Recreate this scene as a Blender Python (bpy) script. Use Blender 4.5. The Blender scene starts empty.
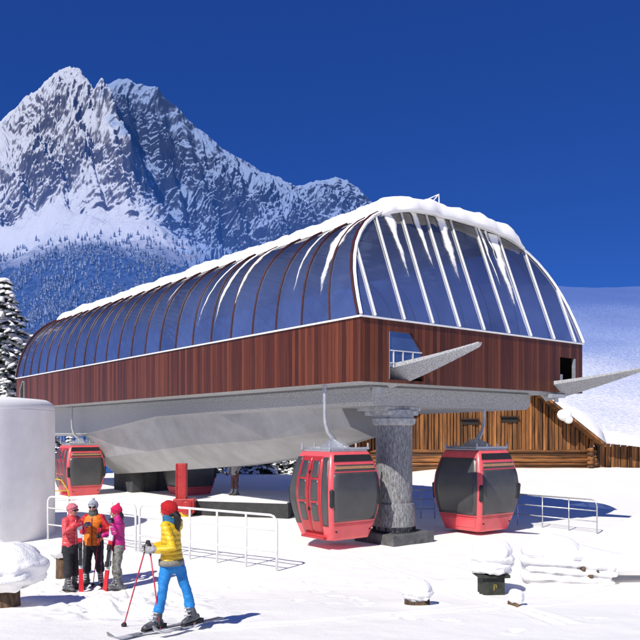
import bpy, bmesh, math, random
import numpy as np
from mathutils import Vector, Matrix
from mathutils.geometry import tessellate_polygon
R = math.radians
random.seed(7)
rng = np.random.default_rng(5)
scn = bpy.context.scene
COL = scn.collection

# ------------------------------------------------------------------ noise (numpy)
def _h(ix, iy, s):
    n = (ix.astype(np.int64) * 374761393 + iy.astype(np.int64) * 668265263 + s * 1274126177) & 0xffffffff
    n = ((n ^ (n >> 13)) * 1274126177) & 0xffffffff
    return ((n ^ (n >> 16)) & 0xffff) / 65535.0
def vnoise(x, y, s=0):
    x = np.asarray(x, float); y = np.asarray(y, float)
    ix = np.floor(x); iy = np.floor(y); fx = x - ix; fy = y - iy
    fx = fx * fx * fx * (fx * (fx * 6 - 15) + 10); fy = fy * fy * fy * (fy * (fy * 6 - 15) + 10)
    a = _h(ix, iy, s); b = _h(ix + 1, iy, s); c = _h(ix, iy + 1, s); d = _h(ix + 1, iy + 1, s)
    return (a + (b - a) * fx) * (1 - fy) + (c + (d - c) * fx) * fy
def fbm(x, y, o=4, s=0, g=.5):
    t = 0; a = 1; n = 0
    for k in range(o):
        t = t + a * (vnoise(x * 2 ** k + 17.3 * k, y * 2 ** k - 9.1 * k, s + k) * 2 - 1); n += a; a *= g
    return t / n
def ridged(x, y, o=5, s=0, g=.5):
    t = 0; a = 1; n = 0
    for k in range(o):
        t = t + a * (1 - np.abs(vnoise(x * 2 ** k + 5.3 * k, y * 2 ** k + 3.7 * k, s + k) * 2 - 1)); n += a; a *= g
    return t / n
def sstep(a, b, x):
    t = np.clip((np.asarray(x, float) - a) / (b - a), 0, 1)
    return t * t * (3 - 2 * t)

# ------------------------------------------------------------------ materials
def newmat(name):
    m = bpy.data.materials.new(name); m.use_nodes = True
    nt = m.node_tree; return m, nt, nt.nodes['Principled BSDF']
def N(nt, t, **kw):
    n = nt.nodes.new(t)
    for k, v in kw.items():
        if k.startswith('_'): setattr(n, k[1:], v)
        else: n.inputs[k.replace('__', ' ')].default_value = v
    return n
def mat(name, base, rough=.5, metal=0., var=.15, vscale=6., bump=0., bscale=30., base2=None, spec=None, stretch=(1, 1, 1), coat=0., cell=None, sharp=0.):
    m, nt, p = newmat(name); L = nt.links.new
    tc = N(nt, 'ShaderNodeTexCoord'); mp = N(nt, 'ShaderNodeMapping'); mp.inputs['Scale'].default_value = stretch
    L(tc.outputs['Object'], mp.inputs['Vector'])
    no = N(nt, 'ShaderNodeTexNoise', Scale=vscale, Detail=6., Roughness=.6); L(mp.outputs[0], no.inputs['Vector'])
    cr = N(nt, 'ShaderNodeValToRGB'); L(no.outputs[0], cr.inputs[0])
    b2 = base2 if base2 else tuple(c * (1 - var * 1.6) for c in base)
    b1 = base if base2 else tuple(min(1, c * (1 + var)) for c in base)
    cr.color_ramp.elements[0].position = .3 + sharp; cr.color_ramp.elements[1].position = .7 - sharp
    cr.color_ramp.elements[0].color = (*b2, 1); cr.color_ramp.elements[1].color = (*b1, 1)
    if cell:      # every board or log its own shade
        sx = N(nt, 'ShaderNodeSeparateXYZ'); L(tc.outputs['Object'], sx.inputs[0]); q = N(nt, 'ShaderNodeMath', _operation='MULTIPLY'); L(sx.outputs[cell[0]], q.inputs[0]); q.inputs[1].default_value = cell[1]
        fl = N(nt, 'ShaderNodeMath', _operation='FLOOR'); L(q.outputs[0], fl.inputs[0]); wn = N(nt, 'ShaderNodeTexWhiteNoise', _noise_dimensions='1D'); L(fl.outputs[0], wn.inputs['W'])
        cm = N(nt, 'ShaderNodeMapRange'); L(wn.outputs['Value'], cm.inputs[0]); cm.inputs[3].default_value = .35; cm.inputs[4].default_value = 1.25
        mu = N(nt, 'ShaderNodeMix', _data_type='RGBA', _blend_type='MULTIPLY'); mu.inputs[0].default_value = 1; L(cr.outputs[0], mu.inputs[6]); L(cm.outputs[0], mu.inputs[7]); L(mu.outputs[2], p.inputs['Base Color'])
    else: L(cr.outputs[0], p.inputs['Base Color'])
    rr = N(nt, 'ShaderNodeMapRange'); L(no.outputs[0], rr.inputs[0]); rr.inputs[3].default_value = max(0, rough - .08); rr.inputs[4].default_value = min(1, rough + .1)
    L(rr.outputs[0], p.inputs['Roughness'])
    p.inputs['Metallic'].default_value = metal
    if spec is not None: p.inputs['Specular IOR Level'].default_value = spec
    if coat: p.inputs['Coat Weight'].default_value = coat; p.inputs['Coat Roughness'].default_value = .08
    if bump:
        n2 = N(nt, 'ShaderNodeTexNoise', Scale=bscale, Detail=5.); L(mp.outputs[0], n2.inputs['Vector'])
        b = N(nt, 'ShaderNodeBump', Strength=bump, Distance=.02); L(n2.outputs[0], b.inputs['Height']); L(b.outputs[0], p.inputs['Normal'])
    return m

def snow_mat(name='snow', base=(.93, .91, .885), fine=60., s=.35, dist=.02):
    m, nt, p = newmat(name); L = nt.links.new
    tc = N(nt, 'ShaderNodeTexCoord')
    a = N(nt, 'ShaderNodeTexNoise', Scale=fine, Detail=4.); L(tc.outputs['Object'], a.inputs['Vector'])
    b = N(nt, 'ShaderNodeTexNoise', Scale=fine / 12, Detail=6.); L(tc.outputs['Object'], b.inputs['Vector'])
    b1 = N(nt, 'ShaderNodeBump', Strength=s * .6, Distance=dist * 3); L(b.outputs[0], b1.inputs['Height'])
    b2 = N(nt, 'ShaderNodeBump', Strength=s, Distance=dist * .5); L(a.outputs[0], b2.inputs['Height']); L(b1.outputs[0], b2.inputs['Normal'])
    L(b2.outputs[0], p.inputs['Normal'])
    cr = N(nt, 'ShaderNodeValToRGB'); L(b.outputs[0], cr.inputs[0])
    cr.color_ramp.elements[0].color = (base[0] * .96, base[1] * .96, base[2] * .97, 1); cr.color_ramp.elements[1].color = (*base, 1)
    L(cr.outputs[0], p.inputs['Base Color'])
    p.inputs['Roughness'].default_value = .65; p.inputs['Specular IOR Level'].default_value = .25
    return m

def wood_cladding():
    m, nt, p = newmat('cladding_wood'); L = nt.links.new
    tc = N(nt, 'ShaderNodeTexCoord'); sx = N(nt, 'ShaderNodeSeparateXYZ'); L(tc.outputs['Object'], sx.inputs[0])
    def M(op, a, b=None, v=None):
        n = N(nt, 'ShaderNodeMath', _operation=op)
        L(a, n.inputs[0])
        if b is not None: L(b, n.inputs[1])
        if v is not None: n.inputs[1].default_value = v
        return n.outputs[0]
    u = M('ADD', sx.outputs[0], sx.outputs[1]); us = M('MULTIPLY', u, v=7.2)
    fl = M('FLOOR', us); fr = M('FRACT', us)
    wn = N(nt, 'ShaderNodeTexWhiteNoise', _noise_dimensions='1D'); L(fl, wn.inputs['W'])
    mp = N(nt, 'ShaderNodeMapping'); mp.inputs['Scale'].default_value = (22, 22, .9); L(tc.outputs['Object'], mp.inputs['Vector'])
    cmb = N(nt, 'ShaderNodeVectorMath', _operation='ADD'); L(mp.outputs[0], cmb.inputs[0]); L(wn.outputs['Color'], cmb.inputs[1])
    no = N(nt, 'ShaderNodeTexNoise', Scale=1., Detail=8., Roughness=.65, Distortion=.6); L(cmb.outputs[0], no.inputs['Vector'])
    mixv = M('ADD', M('MULTIPLY', wn.outputs['Value'], v=.45), M('MULTIPLY', no.outputs[0], v=.75))
    cr = N(nt, 'ShaderNodeValToRGB'); L(mixv, cr.inputs[0])
    e = cr.color_ramp.elements; e[0].position = .2; e[0].color = (.028, .0068, .0035, 1); e[1].position = .95; e[1].color = (.20, .054, .020, 1)
    k = e.new(.55); k.color = (.090, .0215, .0085, 1)
    gr = M('LESS_THAN', fr, v=.07)
    dk = N(nt, 'ShaderNodeMix', _data_type='RGBA'); L(gr, dk.inputs[0]); L(cr.outputs[0], dk.inputs[6]); dk.inputs[7].default_value = (.012, .004, .003, 1)
    L(dk.outputs[2], p.inputs['Base Color'])
    h = M('SUBTRACT', M('MULTIPLY', no.outputs[0], v=.25), gr)
    b = N(nt, 'ShaderNodeBump', Strength=.5, Distance=.012); L(h, b.inputs['Height']); L(b.outputs[0], p.inputs['Normal'])
    p.inputs['Roughness'].default_value = .42; p.inputs['Specular IOR Level'].default_value = .35
    return m

def vault_glass(name='vault_glass', tint=(.15, .20, .38), fac=.40, gl=(.85, .85, .95), wav=.13, trans=.38):
    m, nt, p = newmat(name); L = nt.links.new
    tc = N(nt, 'ShaderNodeTexCoord')
    no = N(nt, 'ShaderNodeTexNoise', Scale=.7, Detail=3.); L(tc.outputs['Object'], no.inputs['Vector'])
    b = N(nt, 'ShaderNodeBump', Strength=wav, Distance=.2); L(no.outputs[0], b.inputs['Height'])
    n2 = N(nt, 'ShaderNodeTexNoise', Scale=3., Detail=6.); L(tc.outputs['Object'], n2.inputs['Vector'])
    cr = N(nt, 'ShaderNodeValToRGB'); L(n2.outputs[0], cr.inputs[0])
    cr.color_ramp.elements[0].color = (*[c * .8 for c in tint], 1); cr.color_ramp.elements[1].color = (*[c * 1.25 for c in tint], 1)
    L(cr.outputs[0], p.inputs['Base Color']); L(b.outputs[0], p.inputs['Normal'])
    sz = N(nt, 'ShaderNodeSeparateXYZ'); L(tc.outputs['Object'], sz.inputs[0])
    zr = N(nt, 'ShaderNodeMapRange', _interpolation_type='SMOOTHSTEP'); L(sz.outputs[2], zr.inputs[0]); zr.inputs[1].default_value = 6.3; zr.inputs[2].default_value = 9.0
    tm = N(nt, 'ShaderNodeMix', _data_type='RGBA'); L(zr.outputs[0], tm.inputs[0]); L(cr.outputs[0], tm.inputs[6]); tm.inputs[7].default_value = (.09, .092, .115, 1); L(tm.outputs[2], p.inputs['Base Color'])  # upper glass greyed in colour, painting in the dark roof seen inside
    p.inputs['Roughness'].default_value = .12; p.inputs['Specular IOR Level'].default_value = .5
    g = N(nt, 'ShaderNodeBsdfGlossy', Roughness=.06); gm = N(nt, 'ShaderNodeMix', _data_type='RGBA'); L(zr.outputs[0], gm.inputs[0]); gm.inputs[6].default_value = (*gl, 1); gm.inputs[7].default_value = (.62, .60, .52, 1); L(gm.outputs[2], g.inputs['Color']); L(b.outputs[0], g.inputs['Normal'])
    lw = N(nt, 'ShaderNodeLayerWeight', Blend=.35)
    mr = N(nt, 'ShaderNodeMapRange'); L(lw.outputs['Facing'], mr.inputs[0]); mr.inputs[3].default_value = fac; mr.inputs[4].default_value = min(1, fac + .3)
    mx = N(nt, 'ShaderNodeMixShader'); L(mr.outputs[0], mx.inputs[0]); L(p.outputs[0], mx.inputs[1]); L(g.outputs[0], mx.inputs[2])
    tr = N(nt, 'ShaderNodeBsdfTransparent'); tr.inputs['Color'].default_value = (.60, .67, .88, 1)
    n3 = N(nt, 'ShaderNodeTexNoise', Scale=.45, Detail=5.); L(tc.outputs['Object'], n3.inputs['Vector'])
    tf = N(nt, 'ShaderNodeMapRange'); L(n3.outputs[0], tf.inputs[0]); tf.inputs[1].default_value = .3; tf.inputs[2].default_value = .7; tf.inputs[3].default_value = trans - .12; tf.inputs[4].default_value = trans + .12
    oi = N(nt, 'ShaderNodeObjectInfo'); od = N(nt, 'ShaderNodeMath', _operation='MULTIPLY_ADD'); L(oi.outputs['Random'], od.inputs[0]); od.inputs[1].default_value = .22; od.inputs[2].default_value = -.11
    ad = N(nt, 'ShaderNodeMath', _operation='ADD'); L(tf.outputs[0], ad.inputs[0]); L(od.outputs[0], ad.inputs[1])
    m2 = N(nt, 'ShaderNodeMixShader'); L(ad.outputs[0], m2.inputs[0]); L(mx.outputs[0], m2.inputs[1]); L(tr.outputs[0], m2.inputs[2])
    L(m2.outputs[0], nt.nodes['Material Output'].inputs['Surface'])
    return m

def ice_steel():
    m, nt, p = newmat('iced_pillar'); L = nt.links.new
    tc = N(nt, 'ShaderNodeTexCoord'); mp = N(nt, 'ShaderNodeMapping'); mp.inputs['Scale'].default_value = (24, 24, 4.2); L(tc.outputs['Object'], mp.inputs['Vector'])
    no = N(nt, 'ShaderNodeTexNoise', Scale=1.6, Detail=9., Roughness=.8); L(mp.outputs[0], no.inputs['Vector'])
    cr = N(nt, 'ShaderNodeValToRGB'); L(no.outputs[0], cr.inputs[0]); e = cr.color_ramp.elements
    e[0].position = .38; e[0].color = (.05, .05, .052, 1); e[1].position = .68; e[1].color = (.55, .555, .57, 1); k = e.new(.52); k.color = (.24, .24, .245, 1)
    L(cr.outputs[0], p.inputs['Base Color']); p.inputs['Roughness'].default_value = .45
    b = N(nt, 'ShaderNodeBump', Strength=.6, Distance=.02); L(no.outputs[0], b.inputs['Height']); L(b.outputs[0], p.inputs['Normal'])
    return m

def puffer(name, base, spacing=.075, axis=2, dark=.6):
    m, nt, p = newmat(name); L = nt.links.new
    tc = N(nt, 'ShaderNodeTexCoord'); sx = N(nt, 'ShaderNodeSeparateXYZ'); L(tc.outputs['Object'], sx.inputs[0])
    no = N(nt, 'ShaderNodeTexNoise', Scale=14., Detail=4.); L(tc.outputs['Object'], no.inputs['Vector'])
    a = N(nt, 'ShaderNodeMath', _operation='MULTIPLY_ADD'); L(no.outputs[0], a.inputs[0]); a.inputs[1].default_value = .035; L(sx.outputs[axis], a.inputs[2])
    s = N(nt, 'ShaderNodeMath', _operation='MULTIPLY'); L(a.outputs[0], s.inputs[0]); s.inputs[1].default_value = math.pi / spacing
    si = N(nt, 'ShaderNodeMath', _operation='SINE'); L(s.outputs[0], si.inputs[0])
    ab = N(nt, 'ShaderNodeMath', _operation='ABSOLUTE'); L(si.outputs[0], ab.inputs[0])
    h = N(nt, 'ShaderNodeMath', _operation='MULTIPLY_ADD'); L(no.outputs[0], h.inputs[0]); h.inputs[1].default_value = .8; L(ab.outputs[0], h.inputs[2])
    b = N(nt, 'ShaderNodeBump', Strength=.5, Distance=.016); L(h.outputs[0], b.inputs['Height']); L(b.outputs[0], p.inputs['Normal'])
    cr = N(nt, 'ShaderNodeValToRGB'); L(ab.outputs[0], cr.inputs[0]); e = cr.color_ramp.elements
    e[0].color = (*[c * dark for c in base], 1); e[1].position = .22; e[1].color = (*base, 1)
    L(cr.outputs[0], p.inputs['Base Color']); p.inputs['Roughness'].default_value = .42
    return m

def patch_mat(name, cols, scale=20., rough=.8, voronoi=False):
    m, nt, p = newmat(name); L = nt.links.new
    tc = N(nt, 'ShaderNodeTexCoord')
    no = N(nt, 'ShaderNodeTexNoise', Scale=scale, Detail=3.); L(tc.outputs['Object'], no.inputs['Vector'])
    cr = N(nt, 'ShaderNodeValToRGB'); cr.color_ramp.interpolation = 'CONSTANT'; L(no.outputs[0], cr.inputs[0]); e = cr.color_ramp.elements
    while len(e) < len(cols): e.new(.5)
    for i, c in enumerate(cols): e[i].position = 0 if i == 0 else .36 + .28 * (i - 1) / max(1, len(cols) - 2); e[i].color = (*c, 1)
    L(cr.outputs[0], p.inputs['Base Color']); p.inputs['Roughness'].default_value = rough
    return m

M = {}
M['snow'] = snow_mat()
M['ground'] = snow_mat('ground_snow', (.96, .94, .885), 26., .45, .03)
def frost_mat():
    m, nt, p = newmat('blown_frost'); L = nt.links.new
    tc = N(nt, 'ShaderNodeTexCoord'); no = N(nt, 'ShaderNodeTexNoise', Scale=4.5, Detail=9., Roughness=.72); L(tc.outputs['Object'], no.inputs['Vector'])
    at_ = N(nt, 'ShaderNodeAttribute'); at_.attribute_name = 'cover'
    a = N(nt, 'ShaderNodeMath', _operation='MULTIPLY_ADD'); L(no.outputs[0], a.inputs[0]); a.inputs[1].default_value = 1.5; L(at_.outputs['Fac'], a.inputs[2])
    mr = N(nt, 'ShaderNodeMapRange'); L(a.outputs[0], mr.inputs[0]); mr.inputs[1].default_value = .85; mr.inputs[2].default_value = 1.5
    p.inputs['Base Color'].default_value = (.93, .92, .90, 1); p.inputs['Roughness'].default_value = .7; L(mr.outputs[0], p.inputs['Alpha'])
    return m
def cover(o):
    a = o.data.attributes.new('cover', 'FLOAT', 'POINT'); n = len(o.data.vertices) // 4; v = []
    for k in range(n):
        t = k / (n - 1); c = .98 * (1 - t ** 2.2) + .12; v += [-.25, c, c, -.25]
    a.data.foreach_set('value', v)
M['frost'] = frost_mat()
M['snow_soft'] = snow_mat('packed_snow', (.93, .915, .89), 40., .25, .02)
M['wood'] = wood_cladding()
M['glass'] = vault_glass()
M['cabin_glass'] = mat('cabin_glass', (.058, .058, .060), .34, 0, .15, 2., spec=.6)
M['rib'] = mat('rib_paint', (.055, .008, .012), .45, 0, .2, 8.)
M['white'] = mat('white_paint', (.78, .78, .77), .4, 0, .08, 9., .1, 40.)
M['steel'] = mat('frosted_steel', (.42, .43, .44), .55, .0, .28, 9., .35, 60.)
M['hull'] = mat('hull_panel', (.38, .38, .385), .5, 0, .14, 1.2, .08, 40.)
M['deck'] = mat('frosted_deck', (.42, .425, .435), .6, 0, .35, 30., .5, 90.)
M['dark'] = mat('dark_concrete', (.035, .036, .038), .8, 0, .3, 5., .3, 30.)
M['pier'] = mat('pier_concrete', (.06, .061, .064), .8, 0, .25, 2.5, .3, 30.)
M['black'] = mat('black_rubber', (.015, .015, .016), .6, 0, .2, 20., .1, 60.)
M['void'] = mat('dark_interior', (.018, .014, .013), .85, 0, .3, 3.)
M['pillar'] = ice_steel()
M['slab'] = mat('slab_concrete', (.105, .106, .11), .8, 0, .3, 5., .3, 30.)
M['red'] = mat('cabin_red', (.74, .095, .11), .36, .0, .08, 3., .05, 40., coat=.25)
M['dred'] = mat('door_red', (.42, .025, .03), .35, .0, .12, 3., coat=.3)
M['silver'] = mat('silver_metal', (.50, .51, .53), .38, .55, .12, 12., .1, 50.)
M['lathwood'] = mat('bench_wood', (.42, .22, .11), .5, 0, .25, 6., .1, 30., stretch=(1, 1, 12))
M['snow_cap'] = snow_mat('crusty_snow', (.93, .915, .89), 34., .8, .03)
M['tank'] = mat('tank_plaster', (.93, .91, .885), .6, 0, .05, 1.5, .15, 25.)
M['bark'] = mat('bark', (.14, .085, .05), .9, 0, .5, 7., .9, 22., stretch=(4, 4, .8))
M['darkbox'] = mat('dark_post_wood', (.028, .032, .024), .8, 0, .4, 9., .5, 30.)
M['gold'] = mat('faded_gold', (.35, .27, .05), .6, 0, .3, 20.)
M['log'] = mat('weathered_log', (.44, .18, .05), .75, 0, .4, 1.5, .9, 12., base2=(.04, .015, .006), stretch=(.5, 7, 7), cell=(2, 3.75), sharp=.02)
M['plank'] = mat('barn_plank', (.46, .18, .042), .75, 0, .4, 1.3, .9, 12., base2=(.045, .016, .006), stretch=(6, 6, .4), cell=(0, 4.2), sharp=.0)
M['darkwood'] = mat('dark_wood', (.03, .014, .008), .85, 0, .4, 4., .5, 20.)
M['needle'] = mat('fir_needles', (.022, .045, .026), .85, 0, .5, 3.)
M['yellow'] = mat('yellow_paint', (.62, .38, .03), .5, 0, .15, 8.)
M['redpaint'] = mat('machine_red', (.42, .03, .03), .45, 0, .2, 6., .1, 30.)
# clothing
M['skin'] = mat('skin', (.50, .27, .19), .5, 0, .10, 20.)
M['coral'] = puffer('coral_puffer', (.80, .085, .095))
M['yellowj'] = puffer('yellow_puffer', (.80, .50, .015), .062)
M['orange'] = mat('orange_shell', (.85, .20, .008), .6, 0, .15, 9., .6, 16.)
M['redsleeve'] = mat('red_shell', (.52, .012, .018), .6, 0, .15, 9., .6, 16.)
M['magenta'] = mat('magenta_shell', (.52, .012, .20), .6, 0, .15, 9., .6, 16.)
M['blackpants'] = mat('black_trousers', (.016, .018, .022), .75, 0, .3, 9., .6, 16.)
M['camo'] = patch_mat('camo_cloth', [(.05, .055, .045), (.13, .13, .11), (.24, .235, .21), (.09, .085, .07)], 14.)
M['blue'] = mat('blue_trousers', (.008, .215, .58), .6, 0, .12, 8., .7, 13.)
M['brown'] = mat('brown_trousers', (.12, .055, .05), .8, 0, .2, 8., .5, 14.)
M['boot'] = mat('ski_boot', (.16, .165, .175), .38, 0, .5, 9., base2=(.030, .032, .036))
M['buckle'] = mat('buckle_metal', (.62, .62, .64), .35, .5, .1, 30.)
M['hair'] = mat('dark_hair', (.010, .007, .008), .5, 0, .4, 40., .5, 60., stretch=(3, 3, .6))
M['pinkhat'] = mat('pink_knit', (.68, .20, .24), .9, 0, .2, 40., .8, 90.)
M['hotpink'] = mat('hot_pink_knit', (.72, .012, .10), .9, 0, .2, 40., .8, 90.)
M['redhat'] = mat('red_knit', (.50, .008, .012), .9, 0, .2, 40., .8, 90.)
M['greyhat'] = patch_mat('patterned_knit', [(.10, .11, .14), (.35, .37, .42), (.62, .63, .66)], 26., .9)
M['lens'] = mat('dark_lens', (.008, .008, .010), .12, 0, .1, 5.)
M['redglove'] = mat('red_glove', (.50, .010, .03), .6, 0, .2, 20.)
M['blackglove'] = mat('black_glove', (.016, .016, .02), .6, 0, .2, 20.)
M['greyglove'] = mat('grey_glove', (.34, .33, .34), .6, 0, .35, 25.)
M['scarf'] = mat('blue_scarf', (.02, .13, .26), .9, 0, .3, 20., .6, 40.)
M['greyscarf'] = mat('grey_scarf', (.10, .12, .10), .9, 0, .4, 20., .6, 40.)
M['knithem'] = mat('grey_knit', (.30, .28, .24), .9, 0, .25, 60., .8, 90.)
M['skired'] = mat('ski_red', (.62, .02, .03), .3, 0, .1, 8.)
M['skiwhite'] = patch_mat('ski_white', [(.70, .70, .72), (.62, .62, .64), (.22, .22, .24)], 7., .3)
M['skidark'] = patch_mat('ski_dark', [(.05, .05, .06), (.25, .26, .28), (.55, .56, .58)], 9., .35)
M['polered'] = mat('pole_red', (.50, .02, .05), .35, 0, .1, 8.)
M['polepurple'] = mat('pole_purple', (.16, .015, .09), .35, 0, .1, 8.)
M['lip'] = mat('lip', (.42, .10, .09), .5, 0, .1, 20.)

# ------------------------------------------------------------------ mesh builder
class MB:
    def __init__(s): s.v = []; s.f = []; s.m = []; s.mi = 0
    def add(s, vs, fs):
        o = len(s.v); s.v += [tuple(p) for p in vs]; s.f += [tuple(i + o for i in f) for f in fs]; s.m += [s.mi] * len(fs); return s
    def box(s, c, d, rot=None):
        hx, hy, hz = d[0] / 2, d[1] / 2, d[2] / 2
        vs = [Vector((x * hx, y * hy, z * hz)) for x in (-1, 1) for y in (-1, 1) for z in (-1, 1)]
        if rot is not None: vs = [rot @ p for p in vs]
        return s.add([p + Vector(c) for p in vs], [(0, 1, 3, 2), (4, 6, 7, 5), (0, 4, 5, 1), (2, 3, 7, 6), (0, 2, 6, 4), (1, 5, 7, 3)])
    def bar(s, a, b, w, h, up=(0, 0, 1)):
        a = Vector(a); b = Vector(b); t = (b - a); l = t.length; t.normalize(); u = Vector(up)
        x = t.cross(u)
        if x.length < 1e-4: x = t.cross(Vector((1, 0, 0)))
        x.normalize(); z = x.cross(t)
        vs = [p + x * (i * w / 2) + z * (j * h / 2) for p in (a, b) for i in (-1, 1) for j in (-1, 1)]
        return s.add(vs, [(0, 1, 3, 2), (4, 6, 7, 5), (0, 4, 5, 1), (2, 3, 7, 6), (0, 2, 6, 4), (1, 5, 7, 3)])
    def prism(s, poly, z0, z1):
        n = len(poly)
        vs = [(x, y, z0) for x, y in poly] + [(x, y, z1) for x, y in poly]
        fs = [tuple(range(n))[::-1], tuple(range(n, 2 * n))] + [(i, (i + 1) % n, n + (i + 1) % n, n + i) for i in range(n)]
        return s.add(vs, fs)
    def loft(s, pts, rad, side=None, seg=12, cap=True, flat0=False):
        pts = [Vector(p) for p in pts]; rad = [r if isinstance(r, (tuple, list)) else (r, r) for r in rad]
        n = len(pts); T = []
        for i in range(n):
            t = (pts[min(i + 1, n - 1)] - pts[max(i - 1, 0)])
            T.append(t.normalized() if t.length > 1e-9 else Vector((0, 0, 1)))
        if side is None:
            side = Vector((1, 0, 0)) if abs(T[0].x) < .8 else Vector((0, 1, 0))
        u = Vector(side); rings = []
        def ring(c, t, a, b):
            nonlocal u
            u = (u - t * u.dot(t)); u = u.normalized() if u.length > 1e-6 else t.orthogonal().normalized()
            v = t.cross(u)
            return [c + u * (a * math.cos(2 * math.pi * k / seg)) + v * (b * math.sin(2 * math.pi * k / seg)) for k in range(seg)]
        if cap:
            for q in (80, 50, 22):
                if flat0: break
                a, b = rad[0]; mr = min(a, b)
                rings.append(ring(pts[0] - T[0] * mr * math.sin(R(q)), T[0], a * math.cos(R(q)), b * math.cos(R(q))))
        for i in range(n): rings.append(ring(pts[i], T[i], *rad[i]))
        if cap:
            for q in (22, 50, 80):
                a, b = rad[-1]; mr = min(a, b)
                rings.append(ring(pts[-1] + T[-1] * mr * math.sin(R(q)), T[-1], a * math.cos(R(q)), b * math.cos(R(q))))
        vs = [p for r in rings for p in r]; fs = []
        for i in range(len(rings) - 1):
            for k in range(seg):
                fs.append((i * seg + k, i * seg + (k + 1) % seg, (i + 1) * seg + (k + 1) % seg, (i + 1) * seg + k))
        fs.append(tuple(range(seg))[::-1]); m = (len(rings) - 1) * seg; fs.append(tuple(range(m, m + seg)))
        return s.add(vs, fs)
    def tube(s, pts, r, seg=8): return s.loft(pts, [r] * len(pts), None, seg, False)
    def ell(s, c, r, seg=16, rings=10, rot=None):
        c = Vector(c); vs = []; fs = []
        for i in range(rings + 1):
            th = math.pi * (i + .02) / (rings + .04)
            for k in range(seg):
                ph = 2 * math.pi * k / seg
                p = Vector((r[0] * math.sin(th) * math.cos(ph), r[1] * math.sin(th) * math.sin(ph), r[2] * math.cos(th)))
                vs.append(c + (rot @ p if rot is not None else p))
        for i in range(rings):
            for k in range(seg):
                fs.append((i * seg + k, (i + 1) * seg + k, (i + 1) * seg + (k + 1) % seg, i * seg + (k + 1) % seg))
        fs.append(tuple(range(seg))); fs.append(tuple(range(rings * seg, rings * seg + seg))[::-1])
        return s.add(vs, fs)
    def lathe(s, prof, c=(0, 0, 0), seg=32, wob=0., seed=0):
        vs = []; fs = []; n = len(prof)
        for i, (r, z) in enumerate(prof):
            for k in range(seg):
                a = 2 * math.pi * k / seg
                q = 1 + wob * float(fbm(math.cos(a) * 1.3 + 4 + seed, math.sin(a) * 1.3 + z * 2.1, 3, seed))
                vs.append((c[0] + r * q * math.cos(a), c[1] + r * q * math.sin(a), c[2] + z))
        for i in range(n - 1):
            for k in range(seg): fs.append((i * seg + k, i * seg + (k + 1) % seg, (i + 1) * seg + (k + 1) % seg, (i + 1) * seg + k))
        fs.append(tuple(range(seg))[::-1]); fs.append(tuple(range((n - 1) * seg, n * seg)))
        return s.add(vs, fs)
    def mesh(s, name, mats, smooth=False):
        me = bpy.data.meshes.new(name); me.from_pydata(s.v, [], s.f)
        for m in mats: me.materials.append(m)
        if len(mats) > 1: me.polygons.foreach_set('material_index', s.m)
        if smooth: me.polygons.foreach_set('use_smooth', [True] * len(me.polygons))
        me.update(); return me
    def build(s, name, mats, parent=None, smooth=False, loc=None, fix=True, bevel=0):
        if not isinstance(mats, (list, tuple)): mats = [mats]
        me = s.mesh(name, mats, smooth)
        if fix or bevel:
            bm = bmesh.new(); bm.from_mesh(me)
            if fix: bmesh.ops.recalc_face_normals(bm, faces=bm.faces)
            if bevel: bmesh.ops.bevel(bm, geom=[e for e in bm.edges if len(e.link_faces) == 2 and e.calc_face_angle(0) > .5], offset=bevel, segments=2, affect='EDGES', profile=.5)
            bm.to_mesh(me); bm.free()
        return link(name, me, parent, loc)
def link(name, me, parent=None, loc=None):
    o = bpy.data.objects.new(name, me); COL.objects.link(o)
    if parent is not None: o.parent = parent
    if loc is not None: o.location = loc
    return o
def remesh(mb, name, mats, voxel, parent=None, smooth=2, loc=None):
    """union of overlapping closed lofts as one continuous surface"""
    if not isinstance(mats, (list, tuple)): mats = [mats]
    me = mb.mesh(name, mats)
    o = bpy.data.objects.new('tmp', me); COL.objects.link(o)
    md = o.modifiers.new('r', 'REMESH'); md.mode = 'VOXEL'; md.voxel_size = voxel; md.use_smooth_shade = True
    if smooth:
        sm = o.modifiers.new('s', 'SMOOTH'); sm.factor = .5; sm.iterations = smooth
    dg = bpy.context.evaluated_depsgraph_get(); dg.update()
    me2 = bpy.data.meshes.new_from_object(o.evaluated_get(dg)); me2.name = name
    bpy.data.objects.remove(o); bpy.data.meshes.remove(me)
    me2.materials.clear()
    for m in mats: me2.materials.append(m)
    me2.polygons.foreach_set('use_smooth', [True] * len(me2.polygons))
    if name in ('jacket', 'sleeve', 'trousers', 'skirt'):      # cloth folds pressed into the surface
        n = len(me2.vertices); c = np.empty(n * 3); me2.vertices.foreach_get('co', c); c = c.reshape(-1, 3); nn = np.empty(n * 3); me2.vertices.foreach_get('normal', nn); nn = nn.reshape(-1, 3)
        d = ridged((c[:, 0] + c[:, 2] * .55) * 8, (c[:, 1] * 8 + c[:, 2] * 11), 3, 77) - .62 + .5 * (ridged((c[:, 1] - c[:, 2] * .5) * 15, c[:, 0] * 13 + c[:, 2] * 17, 2, 78) - .6)
        c = c + nn * (d * (.017 if name != 'jacket' else .015))[:, None]; me2.vertices.foreach_set('co', c.ravel()); me2.update()
    return link(name, me2, parent, loc)
def tag(o, label=None, cat=None, group=None, kind=None):
    if label: o['label'] = label
    if cat: o['category'] = cat
    if group: o['group'] = group
    if kind: o['kind'] = kind
    return o
def empty(name, loc, rz=0):
    o = bpy.data.objects.new(name, None); COL.objects.link(o); o.location = loc; o.rotation_euler = (0, 0, rz); o.empty_display_size = .3; return o
def copy_tree(o, parent=None):
    c = o.copy(); COL.objects.link(c); c.parent = parent
    for ch in list(o.children): copy_tree(ch, c)
    return c

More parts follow.
